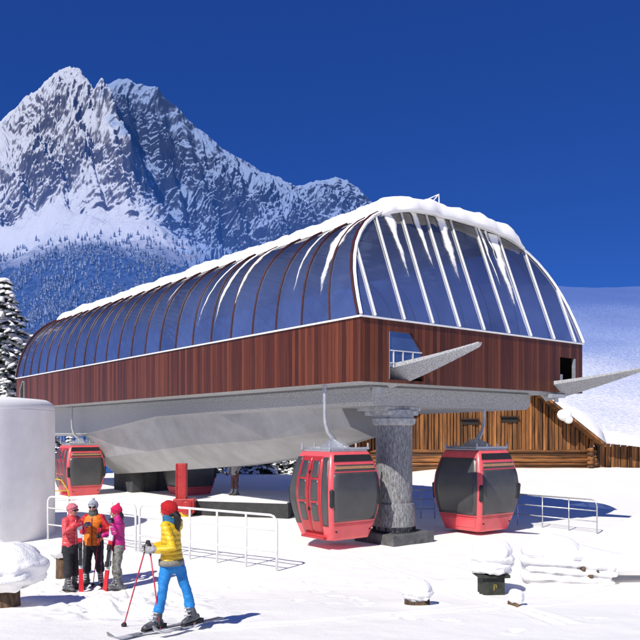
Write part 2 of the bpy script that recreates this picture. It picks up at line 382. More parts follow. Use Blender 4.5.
# ------------------------------------------------------------------ camera, sky, sun
F = 752 / 640
cam = bpy.data.cameras.new('camera'); co = bpy.data.objects.new('camera', cam); COL.objects.link(co)
co.location = (0, 0, 3.0); co.rotation_euler = (R(90), 0, 0)
cam.sensor_width = 36; cam.lens = 36 * F; cam.shift_y = 112 / 640; cam.clip_end = 12000; cam.clip_start = .1
scn.camera = co
SUN = Vector((-.37, -.62, .70)).normalized()
w = bpy.data.worlds.new('World'); scn.world = w; w.use_nodes = True
nt = w.node_tree; bg = nt.nodes['Background']
sky = nt.nodes.new('ShaderNodeTexSky'); sky.sky_type = 'NISHITA'; sky.sun_disc = False
sky.sun_elevation = math.asin(SUN.z); sky.sun_rotation = math.atan2(SUN.x, SUN.y)
sky.altitude = 3500; sky.air_density = 1.0; sky.dust_density = 0.0; sky.ozone_density = 6.0
SKYMUL = (.27, .56, 1.08, 1)
mx = nt.nodes.new('ShaderNodeMix'); mx.data_type = 'RGBA'; mx.blend_type = 'MULTIPLY'; mx.inputs[0].default_value = 1
nt.links.new(sky.outputs[0], mx.inputs[6]); mx.inputs[7].default_value = SKYMUL
mc = nt.nodes.new('ShaderNodeMix'); mc.data_type = 'RGBA'; mc.inputs[0].default_value = .52; mc.inputs[7].default_value = (.085, .45, 2.65, 1)   # deep alpine blue
nt.links.new(mx.outputs[2], mc.inputs[6]); nt.links.new(mc.outputs[2], bg.inputs[0]); bg.inputs[1].default_value = .11
sl = bpy.data.lights.new('sun', 'SUN'); sl.energy = 5.0; sl.angle = R(.53); sl.color = (1, .955, .87)
so = bpy.data.objects.new('sun', sl); COL.objects.link(so); so.rotation_euler = SUN.to_track_quat('Z', 'Y').to_euler(); so.location = SUN * 50
scn.view_settings.view_transform = 'Standard'; scn.view_settings.look = 'None'; scn.view_settings.exposure = 0
scn.render.engine = 'CYCLES'; scn.cycles.max_bounces = 8; scn.cycles.use_denoising = True

def at(px, py, Y):        # where a sight line of the photograph meets depth Y (used for planning the layout)
    return Vector(((px - 320) / 752 * Y, Y, 3 + (432 - py) / 752 * Y))

# ------------------------------------------------------------------ ground
def ground(x, y):
    x = np.asarray(x, float); y = np.asarray(y, float)
    t = np.clip(14.3 - y, 0, 7.0)
    z = .105 * (np.sqrt(t * t + .09) - .3) * (t > 0)
    d = np.maximum(0, y - 52)
    z = z - 30 * (1 - np.exp(-d * d / (d + 8) / 80)) * (1 - sstep(5, 14, x - .12 * (y - 52)))
    z = z + .045 * fbm(x * .35, y * .35, 3, 3) * (1 - .6 * np.exp(-((y - 21) / 9) ** 2)) * sstep(6, 9, y) + .012 * fbm(x * 1.6, y * 1.6, 3, 9)
    # trodden, broken snow between the skiers
    e = np.exp(-(((x + 3.05) / 1.15) ** 2 + ((y - 12.2) / 1.35) ** 2) ** 1.3)
    z = z + e * (.36 * (ridged(x * 1.3, y * 1.3, 4, 21) - .62) + .30 * np.maximum(0, fbm(x * 3.6, y * 3.6, 4, 31, .6)) - .05)
    e2 = np.exp(-(((x + 1.7) / .8) ** 2 + ((y - 10.6) / .9) ** 2))
    z = z + e2 * .05 * fbm(x * 3.6, y * 3.6, 3, 41)
    near = (y > 7) & (y < 20) & (np.abs(x) < 9)
    if near.any():
        tr = np.zeros_like(x * 1.0)
        for x0, y0, dx, dy, cur in ((-1.95, 9.55, 1, .42, .030), (-1.72, 9.72, 1, .34, .026), (3.2, 9.9, -.1, 1, .05), (3.42, 9.9, -.1, 1, .05), (-6.2, 12.4, 1, .55, .02)):
            l_ = math.hypot(dx, dy); ux, uy = dx / l_, dy / l_; a = (x - x0) * ux + (y - y0) * uy; b = -(x - x0) * uy + (y - y0) * ux - cur * a * a * .5
            tr -= .030 * np.exp(-(b / .055) ** 2) * (a > .2) * np.exp(-a / 6.)
            tr += .016 * np.exp(-((np.abs(b) - .12) / .05) ** 2) * (a > .2) * np.exp(-a / 6.)
        q = np.random.default_rng(4)
        for k in range(120):
            fx, fy = (q.normal(-4.3, 1.1), q.normal(13.8, .8)) if k < 64 else (q.normal(1.0, 3.0), q.normal(12.8, 2.4))
            an = q.uniform(0, 3.14); a = (x - fx) * math.cos(an) + (y - fy) * math.sin(an); b = -(x - fx) * math.sin(an) + (y - fy) * math.cos(an)
            r2 = (a / .15) ** 2 + (b / .075) ** 2; tr += -.038 * np.exp(-r2 ** 2) + .014 * np.exp(-(np.sqrt(r2) - 1.45) ** 2 / .12)
        z = z + np.where(near, tr, 0)
    # drifts
    z = z + 1.45 * np.exp(-(((x - 8.5) / 1.9) ** 2 + ((y - 17.6) / 1.4) ** 2))
    z = z + .30 * np.exp(-(((x - 6.4) / 1.3) ** 2 + ((y - 13.2) / .7) ** 2))
    z = z + .16 * np.exp(-(((x - 2.8) / .8) ** 2 + ((y - 14.4) / .5) ** 2))
    z = z + .32 * np.exp(-(((x + 8.2) / 2.6) ** 2 + ((y - 17.6) / 1.5) ** 2))
    z = z + .30 * sstep(26, 46, y) * (1 - sstep(50, 60, y))
    # low back field on the right
    z = z + .5 * sstep(30, 50, y) * sstep(3, 9, x)
    return z
def gz(x, y): return float(ground(x, y))
def axis(lo, hi, a, b, step, grow):
    c = list(np.arange(a, b, step)); s = step; p = c[-1]
    while p < hi: s *= grow; p += s; c.append(p)
    s = step; p = c[0]; pre = []
    while p > lo: s *= grow; p -= s; pre.append(p)
    return np.array(pre[::-1] + c)
def grid_mesh(name, X, Y, Z, mats, smooth=True, mi=None):
    ny, nx = X.shape
    me = bpy.data.meshes.new(name)
    v = np.stack([X, Y, Z], -1).reshape(-1, 3)
    i = np.arange(nx * ny).reshape(ny, nx)
    q = np.stack([i[:-1, :-1], i[:-1, 1:], i[1:, 1:], i[1:, :-1]], -1).reshape(-1, 4)
    me.vertices.add(len(v)); me.vertices.foreach_set('co', v.ravel())
    me.loops.add(q.size); me.loops.foreach_set('vertex_index', q.ravel().astype(np.int32))
    me.polygons.add(len(q)); me.polygons.foreach_set('loop_start', np.arange(0, q.size, 4, dtype=np.int32))
    me.update(calc_edges=True); me.validate()
    for m in mats: me.materials.append(m)
    if smooth: me.polygons.foreach_set('use_smooth', [True] * len(me.polygons))
    return link(name, me)
gx = axis(-4000, 4000, -7, 9, .055, 1.07); gy = axis(-3000, 6000, 8.5, 19, .055, 1.05)
GX, GY = np.meshgrid(gx, gy)
tag(grid_mesh('snow_ground', GX, GY, ground(GX, GY), [M['ground']]), kind='structure')

# ------------------------------------------------------------------ mountain
CREST = [(-160, 230), (-90, 170), (-30, 130), (0, 118), (12, 108), (25, 96), (38, 88), (50, 76), (60, 69), (70, 65), (80, 69), (88, 80), (94, 89), (101, 76), (110, 74), (118, 70), (127, 66),
         (138, 74), (148, 77), (158, 79), (168, 92), (178, 101), (195, 119), (218, 139), (240, 154), (262, 166), (285, 176), (300, 181), (318, 175), (335, 173), (348, 176), (360, 184),
         (375, 201), (400, 232), (440, 275), (500, 320), (560, 360)]
def crest(px): return (432 - np.interp(px, [c[0] for c in CREST], [c[1] for c in CREST])) / 752
YC = 1500.
def mountain_z(px, Y):
    x = (px - 320) / 752 * Y
    zc = crest(px) * YC
    cs_ = np.mean([crest(px + o) for o in range(-42, 43, 6)], 0) * YC; zc = cs_ + (zc - cs_) * sstep(1180, 1420, Y)
    f = np.interp(Y, [330, 560, 900, 1120, 1230, 1400, 1500, 1900, 2400], [0, .115, .335, .47, .58, .86, 1., .62, .2])
    rock = sstep(1080, 1230, Y) * (1 - sstep(1440, 1500, Y) * .75)
    rt = sstep(150, 230, px)
    rock = rock * (1 - rt) + rt * sstep(600, 1000, Y) * (1 - sstep(1420, 1500, Y) * .7)
    wx = x + 75 * fbm(x / 130, Y / 130, 3, 70); wy = Y + 75 * fbm(x / 160 + 9, Y / 160, 3, 80)
    # sharp ribs whose right flanks fall away steeply
    d = px - (72 + (1500 - Y) * .215 + 7 * fbm(Y / 60, Y * 0 + 3, 3, 5))
    ar = np.where(d < 0, np.exp(d / 60), np.exp(-d / 15)) * 78 - sstep(0, 40, d) * (1 - sstep(60, 200, d)) * 58
    saw = 0
    for per, amp, sd in ((34, 20, 1), (15, 7, 2)):
        ph = (px + (1500 - Y) * -.16 + 16 * fbm(x / 110, Y / 110, 3, 33 + sd)) / per + sd * .37
        fr = ph - np.floor(ph)
        saw = saw + amp * (np.minimum(fr / .66, (1 - fr) / .34) - .5)
    n = 40 * (ridged(wx / 150, wy / 210, 5, 11) - .62) + 30 * (ridged(wx / 50, wy / 58, 5, 15, .66) - .6) + 15 * fbm(wx / 12, wy / 14, 4, 19, .66)
    z = -25 + (zc + 25) * f + rock * (n + saw + ar * sstep(1130, 1250, Y))
    # soft snow domes on the shelf under the face
    for cx, cy, r, a in ((56, 1085, 30, 30), (88, 1070, 24, 16), (10, 1095, 36, 18), (140, 1040, 46, 16)):
        z = z + a * np.exp(-((((px - cx) * 1.45) ** 2 + ((Y - cy) * .85) ** 2) / r ** 2))
    cap = crest(px) + .004 * fbm(px / 5, px * 0 + 2, 4, 88, .65) + 3 / YC; dd = (cap - z / Y) / .007
    z = np.where(Y < 1520, Y * (cap - .007 * np.log1p(np.exp(np.clip(dd, -30, 30))) - .007 * np.maximum(0, dd - 30)), z)
    z = z + (1 - rock) * (sstep(1500, 1440, Y) if False else 1) * (Y < 1440) * (16 * fbm(x / 90, Y / 120, 5, 51, .55) + 16 * (ridged(x / 190 + Y / 400, Y / 260, 3, 52) - .6) * sstep(400, 700, Y))
    return z
mp_px = np.concatenate([np.linspace(-150, 390, 820), np.linspace(393, 560, 60)])
mp_y = np.concatenate([np.linspace(330, 1040, 120), np.linspace(1043, 1520, 400), np.linspace(1530, 2400, 40)])
PX, PY = np.meshgrid(mp_px, mp_y)
MZ = mountain_z(PX, PY); MX = (PX - 320) / 752 * PY
def mountain_mat():
    m, nt, p = newmat('mountain_rock_snow'); L = nt.links.new
    g = N(nt, 'ShaderNodeNewGeometry'); sx = N(nt, 'ShaderNodeSeparateXYZ'); L(g.outputs['Normal'], sx.inputs[0])
    sp = N(nt, 'ShaderNodeSeparateXYZ'); L(g.outputs['Position'], sp.inputs[0])
    n1 = N(nt, 'ShaderNodeTexNoise', Scale=.035, Detail=9., Roughness=.68); L(g.outputs['Position'], n1.inputs['Vector'])
    n2 = N(nt, 'ShaderNodeTexNoise', Scale=.16, Detail=9., Roughness=.78); L(g.outputs['Position'], n2.inputs['Vector'])
    def Mm(op, a, b=None, v=None, c=None):
        n = N(nt, 'ShaderNodeMath', _operation=op); L(a, n.inputs[0])
        if b is not None: L(b, n.inputs[1])
        if v is not None: n.inputs[1].default_value = v
        if c is not None: n.inputs[2].default_value = c
        return n.outputs[0]
    k = Mm('ADD', sx.outputs[2], Mm('MULTIPLY_ADD', n1.outputs[0], v=.75, c=-.375))
    n0 = N(nt, 'ShaderNodeTexNoise', Scale=.0075, Detail=3., Roughness=.5); L(g.outputs['Position'], n0.inputs['Vector'])
    k = Mm('ADD', k, Mm('MULTIPLY_ADD', n0.outputs[0], v=1.3, c=-.60))      # broad snowfields and bare crags
    k = Mm('ADD', k, Mm('MULTIPLY_ADD', n2.outputs[0], v=.36, c=-.18))
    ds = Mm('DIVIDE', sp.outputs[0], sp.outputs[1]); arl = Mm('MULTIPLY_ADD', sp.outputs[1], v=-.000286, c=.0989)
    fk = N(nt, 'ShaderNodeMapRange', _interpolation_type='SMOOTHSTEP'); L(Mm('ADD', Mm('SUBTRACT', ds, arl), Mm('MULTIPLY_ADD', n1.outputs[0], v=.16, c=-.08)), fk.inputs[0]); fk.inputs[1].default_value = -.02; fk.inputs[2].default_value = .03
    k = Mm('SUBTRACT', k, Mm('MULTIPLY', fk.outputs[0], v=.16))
    # right flank and +x slopes get extra dark rock, painted in for shade
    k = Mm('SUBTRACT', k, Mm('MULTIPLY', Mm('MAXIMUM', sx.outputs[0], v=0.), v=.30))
    cr = N(nt, 'ShaderNodeValToRGB'); L(k, cr.inputs[0]); e = cr.color_ramp.elements
    e[0].position = .21; e[0].color = (.062, .056, .052, 1); e[1].position = .47; e[1].color = (.80, .82, .86, 1)
    q = e.new(.36); q.color = (.20, .185, .175, 1)
    # wooded foot of the mountain
    lo = N(nt, 'ShaderNodeMapRange'); L(Mm('ADD', sp.outputs[2], Mm('MULTIPLY_ADD', n1.outputs[0], v=120., c=-60.)), lo.inputs[0])
    lo.inputs[1].default_value = 190; lo.inputs[2].default_value = 250; lo.inputs[3].default_value = 1; lo.inputs[4].default_value = 0
    wd = N(nt, 'ShaderNodeValToRGB'); L(n2.outputs[0], wd.inputs[0]); we = wd.color_ramp.elements
    we[0].position = .40; we[0].color = (.010, .018, .034, 1); we[1].position = .74; we[1].color = (.16, .21, .32, 1)
    mx = N(nt, 'ShaderNodeMix', _data_type='RGBA'); L(lo.outputs[0], mx.inputs[0]); L(cr.outputs[0], mx.inputs[6]); L(wd.outputs[0], mx.inputs[7])
    flank_shade = N(nt, 'ShaderNodeMix', _data_type='RGBA', _blend_type='MULTIPLY'); L(fk.outputs[0], flank_shade.inputs[0]); L(mx.outputs[2], flank_shade.inputs[6]); flank_shade.inputs[7].default_value = (.46, .58, .80, 1)   # blue shade of the right flank painted into the colour
    L(flank_shade.outputs[2], p.inputs['Base Color']); p.inputs['Roughness'].default_value = .8; p.inputs['Specular IOR Level'].default_value = .1
    b = N(nt, 'ShaderNodeBump', Strength=1., Distance=9.); L(n2.outputs[0], b.inputs['Height']); L(b.outputs[0], p.inputs['Normal'])
    # blue glow painted in for distance haze and bluish shade
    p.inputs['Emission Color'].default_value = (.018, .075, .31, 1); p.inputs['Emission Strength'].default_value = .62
    hz_ = N(nt, 'ShaderNodeMapRange'); L(sp.outputs[2], hz_.inputs[0]); hz_.inputs[1].default_value = 200; hz_.inputs[2].default_value = 520; hz_.inputs[3].default_value = 1.0; hz_.inputs[4].default_value = .42; L(hz_.outputs[0], p.inputs['Emission Strength'])   # painted haze glow weakens with height
    return m
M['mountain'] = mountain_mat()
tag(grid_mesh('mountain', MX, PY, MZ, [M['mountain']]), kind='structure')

# wooded lower slope: a far wood that reads as one mass
def forest_mat():
    m, nt, p = newmat('snowy_far_forest'); L = nt.links.new
    g = N(nt, 'ShaderNodeNewGeometry'); n2 = N(nt, 'ShaderNodeTexNoise', Scale=.5, Detail=5.); L(g.outputs['Position'], n2.inputs['Vector'])
    cr = N(nt, 'ShaderNodeValToRGB'); L(n2.outputs[0], cr.inputs[0]); e = cr.color_ramp.elements
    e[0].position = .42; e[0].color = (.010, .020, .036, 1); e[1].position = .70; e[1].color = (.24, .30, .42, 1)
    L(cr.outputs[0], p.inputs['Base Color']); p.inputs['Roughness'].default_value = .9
    p.inputs['Emission Color'].default_value = (.018, .075, .31, 1); p.inputs['Emission Strength'].default_value = .62  # blue glow painted onto the trees as distance haze
    return m
M['forest'] = forest_mat()
fb = MB(); rr = random.Random(3)
for k in range(13000):
    Y = rr.uniform(360, 1010); px = rr.uniform(-40, 400)
    if rr.random() > (.35 + .9 * float(vnoise(px / 30, Y / 70, 8))): continue
    if Y > 860 and rr.random() > .16: continue
    x = (px - 320) / 752 * Y; z = float(mountain_z(np.array([px]), np.array([Y]))[0])
    h = rr.uniform(4, 9.5); r = h * rr.uniform(.16, .24); s = 5; a0 = rr.random() * 6
    vs = []
    for zz, q in ((0, .35), (.12, 1.), (.5, .62), (1., .02)):
        vs += [(x + r * q * math.cos(a0 + i * 2 * math.pi / s) * rr.uniform(.8, 1.2), Y + r * q * math.sin(a0 + i * 2 * math.pi / s), z - .5 + zz * h) for i in range(s)]
    fb.add(vs, [(j * s + i, j * s + (i + 1) % s, (j + 1) * s + (i + 1) % s, (j + 1) * s + i) for j in range(3) for i in range(s)])
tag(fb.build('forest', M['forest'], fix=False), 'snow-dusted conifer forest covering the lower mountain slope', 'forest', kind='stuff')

# ------------------------------------------------------------------ snow hill on the right
hx = np.linspace(8, 190, 170); hy = np.concatenate([np.linspace(53, 150, 120), np.linspace(152, 420, 120)])
HX, HY = np.meshgrid(hx, hy)
def hill_z(x, y):
    r = np.interp(y, [53, 62, 90, 130, 165, 190, 215, 260, 420], [.2, 1.3, 7, 20, 32.5, 40.5, 44, 42, 20])
    z = -.6 + r * sstep(6, 34, x + .10 * (y - 53)) + .8 * fbm(x / 24, y / 24, 4, 61) * sstep(60, 120, y)
    return z
def hill_mat():
    m, nt, p = newmat('shade_tinted_snow'); L = nt.links.new
    g = N(nt, 'ShaderNodeNewGeometry'); sp = N(nt, 'ShaderNodeSeparateXYZ'); L(g.outputs['Position'], sp.inputs[0])
    n1 = N(nt, 'ShaderNodeTexNoise', Scale=2.6, Detail=3., Roughness=.6); L(g.outputs['Position'], n1.inputs['Vector'])
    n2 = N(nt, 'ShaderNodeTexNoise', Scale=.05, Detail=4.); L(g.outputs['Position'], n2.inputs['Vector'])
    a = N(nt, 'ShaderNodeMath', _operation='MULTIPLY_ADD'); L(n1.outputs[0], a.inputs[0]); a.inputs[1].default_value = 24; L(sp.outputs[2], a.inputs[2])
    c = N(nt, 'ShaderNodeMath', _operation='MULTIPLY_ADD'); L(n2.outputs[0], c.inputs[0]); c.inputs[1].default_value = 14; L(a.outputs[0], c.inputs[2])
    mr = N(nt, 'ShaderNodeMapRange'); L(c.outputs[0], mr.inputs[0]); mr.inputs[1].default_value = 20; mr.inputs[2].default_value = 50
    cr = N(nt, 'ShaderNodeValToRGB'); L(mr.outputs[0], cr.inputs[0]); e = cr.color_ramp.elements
    e[0].color = (.92, .90, .88, 1); e[1].color = (.085, .155, .42, 1); k = e.new(.55); k.color = (.26, .34, .60, 1)   # white snow below, blue shade painted into the colour above
    L(cr.outputs[0], p.inputs['Base Color']); p.inputs['Roughness'].default_value = .6
    b = N(nt, 'ShaderNodeBump', Strength=.5, Distance=.5); L(n1.outputs[0], b.inputs['Height']); L(b.outputs[0], p.inputs['Normal'])
    return m
M['hill'] = hill_mat()
tag(grid_mesh('hill', HX, HY, hill_z(HX, HY), [M['hill']]), kind='structure')

# ------------------------------------------------------------------ cable car station
YC0 = 18.0; P0 = Vector((.0545 * YC0, YC0, 0)); ANG = math.atan2(.622, .783)
ST = empty('cable_car_station', P0, ANG)
tag(ST, 'cable car station with wood cladding, curved glass vault and snowy roof on an iced pillar', 'cable car station')
def st2w(w_, l_, z_): return Vector((P0.x + .783 * w_ - .622 * l_, P0.y + .622 * w_ + .783 * l_, z_))
WD, LN, ZB, ZT = 9.36, 27.0, 4.22, 5.777
PRO = [(0, 0), (.03, .35), (.085, .75), (.17, 1.15), (.31, 1.55), (.50, 1.92), (.74, 2.25), (1.03, 2.55), (1.38, 2.81), (1.78, 3.02), (2.25, 3.17), (2.9, 3.27), (3.7, 3.335), (4.68, 3.36)]
PROF = PRO + [(WD - a, b) for a, b in PRO[-2::-1]]
def prof(w_): return float(np.interp(w_, [p[0] for p in PROF], [p[1] for p in PROF]))
NR = 24; KF = .38
def rib_l(i): return i * LN / (NR - 1)
def rib_k(i):
    a = {0: KF, 1: .17, 2: .06, 3: .02}.get(i, 0); j = NR - 1 - i
    return a - {0: KF, 1: .17, 2: .06, 3: .02}.get(j, 0)
# walls with two openings in the front
def wall_poly(outer, holes):
    rings = [[Vector((a, b, 0)) for a, b in r] for r in [outer] + holes]
    flat = [p for r in rings for p in r]
    return [(p.x, p.y) for p in flat], tessellate_polygon(rings)
H1 = [(.93, 4.30), (2.15, 4.30), (2.15, 5.00), (1.72, 5.50), (.93, 5.50)]
H2 = [(8.15, 4.32), (8.95, 4.32), (8.95, 5.30), (8.15, 5.30)]
wb = MB()
pts, tri = wall_poly([(0, ZB), (WD, ZB), (WD, ZT), (0, ZT)], [H1, H2])
wb.add([(a, 0, b) for a, b in pts], tri); wb.add([(a, .09, b) for a, b in pts], tri)
for h in (H1, H2):
    n = len(h)
    for i in range(n):
        a = h[i]; b = h[(i + 1) % n]; wb.add([(a[0], 0, a[1]), (b[0], 0, b[1]), (b[0], .09, b[1]), (a[0], .09, a[1])], [(0, 1, 2, 3)])
wb.add([(0, 0, ZB), (0, LN, ZB), (0, LN, ZT), (0, 0, ZT)], [(0, 1, 2, 3)])
wb.add([(WD, 0, ZB), (WD, LN, ZB), (WD, LN, ZT), (WD, 0, ZT)], [(0, 1, 2, 3)])
wb.add([(0, LN, ZB), (WD, LN, ZB), (WD, LN, ZT), (0, LN, ZT)], [(0, 1, 2, 3)])
wb.build('wall', M['wood'], ST)
fl = MB(); fl.add([(0.01, 0.01, ZB + .004), (WD - .01, .01, ZB + .004), (WD - .01, LN - .01, ZB + .004), (.01, LN - .01, ZB + .004)], [(0, 1, 2, 3)])
fl.build('floor_plate', M['steel'], ST)
# what one sees in the openings
for h, nm in ((H1, 0), (H2, 1)):
    x0 = min(p[0] for p in h); x1 = max(p[0] for p in h); z0 = 4.30 if nm == 0 else 4.32; z1 = max(p[1] for p in h)
    op = MB(); d = .9
    a = [(x0 - .2, .095, z0 - .05), (x1 + .2, .095, z0 - .05), (x1 + .2, .095, z1 + .2), (x0 - .2, .095, z1 + .2)]; b = [(p[0], d, p[2]) for p in a]
    op.add(a + b, [(4, 5, 6, 7), (0, 1, 5, 4), (1, 2, 6, 5), (2, 3, 7, 6), (3, 0, 4, 7)])
    oo = op.build('opening', M['void'], ST, fix=False)
    if nm == 0:
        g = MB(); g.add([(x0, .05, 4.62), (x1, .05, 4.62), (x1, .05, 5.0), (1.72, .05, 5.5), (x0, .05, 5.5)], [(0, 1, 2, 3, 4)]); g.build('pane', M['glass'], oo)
        g = MB()
        for x in (1.12, 1.45, 1.8): g.box((x, .035, 4.82), (.022, .02, .42))
        g.box((1.54, .035, 5.03), (1.22, .02, .025)); g.box((1.54, .035, 4.72), (1.22, .02, .02)); g.box((x0 + .02, .03, 4.9), (.03, .03, 1.18))
        g.build('pane_bar', M['white'], oo)
    else:
        g = MB(); g.box((8.93, .03, 4.8), (.05, .1, .98)); g.build('opening_frame', M['silver'], oo); g = MB(); g.box((8.22, .03, 4.62), (.09, .1, .3)); g.build('control_box', M['silver'], oo)
# small side hatch near the far end
hb = MB(); hb.add([(-.012, 25.6, 4.5), (-.012, 26.25, 4.5), (-.012, 26.25, 5.15), (-.012, 25.85, 5.55), (-.012, 25.6, 5.55)], [(0, 1, 2, 3, 4)])
ht = hb.build('side_hatch', M['void'], ST)
hf = MB(); q = [(25.6, 4.5), (26.25, 4.5), (26.25, 5.15), (25.85, 5.55), (25.6, 5.55)]
for i in range(5): a, b = q[i], q[(i + 1) % 5]; hf.bar((-.03, *a), (-.03, *b), .05, .05, (1, 0, 0))
hf.build('hatch_frame', M['silver'], ht)
# sill rail
sr = MB()
for a, b in (((-.03, -.03), (WD + .03, -.03)), ((-.03, -.03), (-.03, LN + .03)), ((WD + .03, -.03), (WD + .03, LN + .03)), ((-.03, LN + .03), (WD + .03, LN + .03))):
    sr.bar((*a, ZT + .005), (*b, ZT + .005), .036, .045)
sr.build('sill_rail', M['white'], ST)
# glass bays
def vp(i, j, off=0., frac=0.):
    w0, h0 = PROF[j]
    a = PROF[max(j - 1, 0)]; b = PROF[min(j + 1, len(PROF) - 1)]; t = Vector((b[0] - a[0], b[1] - a[1])).normalized(); n = Vector((-t.y, t.x))
    ww, hh = w0 + n.x * off, h0 + n.y * off
    l0 = rib_l(i) + rib_k(i) * hh
    if frac: l0 = l0 * (1 - frac) + frac * (rib_l(i + 1) + rib_k(i + 1) * hh)
    return (ww, l0, ZT + .045 + hh)
NP = len(PROF)
for i in range(NR - 1):
    g = MB(); tl = rr.uniform(-.004, .004)
    vs = [vp(i, j, tl) for j in range(NP)] + [vp(i + 1, j, -tl) for j in range(NP)]
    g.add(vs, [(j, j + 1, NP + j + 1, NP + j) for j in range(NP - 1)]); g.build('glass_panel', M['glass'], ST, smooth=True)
MUL = [.45, 1.45, 2.49, 3.53, 4.55, 5.65, 6.68, 7.84, 8.95]
for l0, k, dr in ((0, KF, -1), (LN, -KF, 1)):
    ed = [0] + MUL + [WD]
    for a, b in zip(ed[:-1], ed[1:]):
        ws = list(np.linspace(a, b, 9)); tw = rr.uniform(-.012, .012)
        vs = [(a, l0, ZT + .045), (b, l0, ZT + .045)] + [(x, l0 + k * prof(x) + tw * (x - a), ZT + .045 + prof(x)) for x in ws[::-1]]
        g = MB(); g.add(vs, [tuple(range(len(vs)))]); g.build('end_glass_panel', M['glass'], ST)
    for x in MUL:
        g = MB(); h = prof(x); g.bar((x, l0 + dr * .03, ZT + .05), (x, l0 + k * h + dr * .03, ZT + .045 + h), .038, .045, (0, 1, 0)); g.build('mullion', M['white'], ST)
for i in range(NR):
    g = MB(); r = .035; ps = [vp(i, j, .018) for j in range(NP)]
    if i in (0, NR - 1):
        ps = [(p[0], p[1] + (-.03 if i == 0 else .03), p[2]) for p in ps]
        g.loft(ps, [(.05, .05)] * NP, (0, 1, 0), 4, False); o = g.build('end_arch', M['white'], ST)
        g = MB(); g.loft([(p[0] - .02 if p[0] < 4.7 else p[0] + .02, p[1] + (.10 if i == 0 else -.10), p[2] + .012) for p in ps], [(.03, .05)] * NP, (0, 1, 0), 4, False); g.build('arch_seam', M['rib'], o)
    else:
        g.loft(ps, [(.022, .030)] * NP, (0, 1, 0), 4, False); g.build('roof_rib', M['rib'], ST)
# deck under the hall
DK = [(1.0, 3.70), (9, 3.60), (13.5, 3.5), (20.8, 2.8), (25.6, 2.8)]
dk = MB(); a0, a1 = 1.23, 7.95
vs = []
for l, zb in DK:
    vs += [(a0, l, ZB - .003), (a0, l, zb + .10), (a0 + .12, l, zb), (a1 - .12, l, zb), (a1, l, zb + .10), (a1, l, ZB - .003)]
n = 6; fs = [(i * n + k, i * n + (k + 1) % n, (i + 1) * n + (k + 1) % n, (i + 1) * n + k) for i in range(4) for k in range(n)] + [(0, 1, 2, 3, 4, 5), tuple(range(24, 30))]
dk.add(vs, fs); dk.build('deck', M['deck'], ST)
db = MB(); db.box((4.59, .97, 3.98), (6.72, .055, .40)); db.box((4.59, .955, 4.14), (6.72, .04, .05)); db.box((1.20, 12, 4.1), (.05, 22, .14))
db.build('deck_fascia', M['deck'], ST)
# faceted hull
CW = 4.55
LT = [(3.0, 1.9, 3.72), (9, 1.30, 3.66), (13.5, 1.30, 3.56), (20.8, 1.30, 2.84), (24.2, 2.6, 2.84)]
RT = [3.3, 4.2, 4.3, 4.3, 4.0]; RB = [3.25, 3.7, 3.7, 3.7, 3.7]
LBm = [(2.9, 3.0, 2.86), (6.7, 3.0, 2.14), (10.1, 3.0, 1.75), (21.3, 3.0, .96), (23.4, 3.0, 1.6)]
hv = []
for (l, w1, z1), (l2, w2, z2), r1, r2 in zip(LT, LBm, RT, RB):
    m_ = (l + l2) / 2 - (1.2 if 8 < l < 10 else 0); bul = .22 if l < 14 else .12
    hv += [(w1, l, z1), ((w1 + w2) / 2 - bul, m_, (z1 + z2) / 2 - .15), (w2, l2, z2), (r2, l2, z2), ((r1 + r2) / 2 + .1, m_, (z1 + z2) / 2 - .15), (r1, l, z1)]
hl = MB(); hl.add(hv, [(i * 6 + k, i * 6 + (k + 1) % 6, (i + 1) * 6 + (k + 1) % 6, (i + 1) * 6 + k) for i in range(4) for k in range(6)] + [(0, 1, 2, 3, 4, 5), tuple(range(24, 30))])
hl.build('hull', M['hull'], ST, bevel=.012)
# pillar
pc = (2.5, 1.45, 0)
pl = MB(); pl.lathe([(.50, .30), (.50, 3.2)], pc, 40)
PI_ = pl.build('pillar', M['pillar'], ST, smooth=False)
g = MB(); g.lathe([(.60, .44), (.60, .62), (.555, 1.05), (.50, 1.08)], pc, 32); g.build('pillar_collar', M['pillar'], PI_)
g = MB(); g.lathe([(.50, 3.18), (.58, 3.22), (.60, 3.36), (.54, 3.40), (.50, 3.60)], pc, 32); g.build('pillar_head', M['steel'], PI_)
g = MB(); g.box((pc[0], pc[1] + .1, 3.52), (1.12, .98, .14)); g.box((pc[0], pc[1] + .2, 3.64), (1.4, 1.1, .12)); g.build('pillar_bracket', M['steel'], PI_, bevel=.02)
g = MB()
for k in range(16):
    a = k * math.pi / 8; g.lathe([(.025, .28), (.025, .46)], (pc[0] + .57 * math.cos(a), pc[1] + .57 * math.sin(a), 0), 6)
g.lathe([(.62, .28), (.62, .315)], pc, 32); g.build('anchor_bolts', M['dark'], PI_)
g = MB(); g.box((pc[0], pc[1], .12), (1.55, 1.55, .33)); g.build('pillar_base', M['slab'], ST, bevel=.015)
# pier under the hull
g = MB(); g.box((4.3, 20.95, .55), (2.2, 2.1, 1.7)); po = g.build('pier', M['pier'], ST, bevel=.02)
g = MB()
for x in (3.75, 4.5): g.box((x, 19.87, .55), (.12, .07, 1.7))
g.build('pier_groove', M['dark'], po)
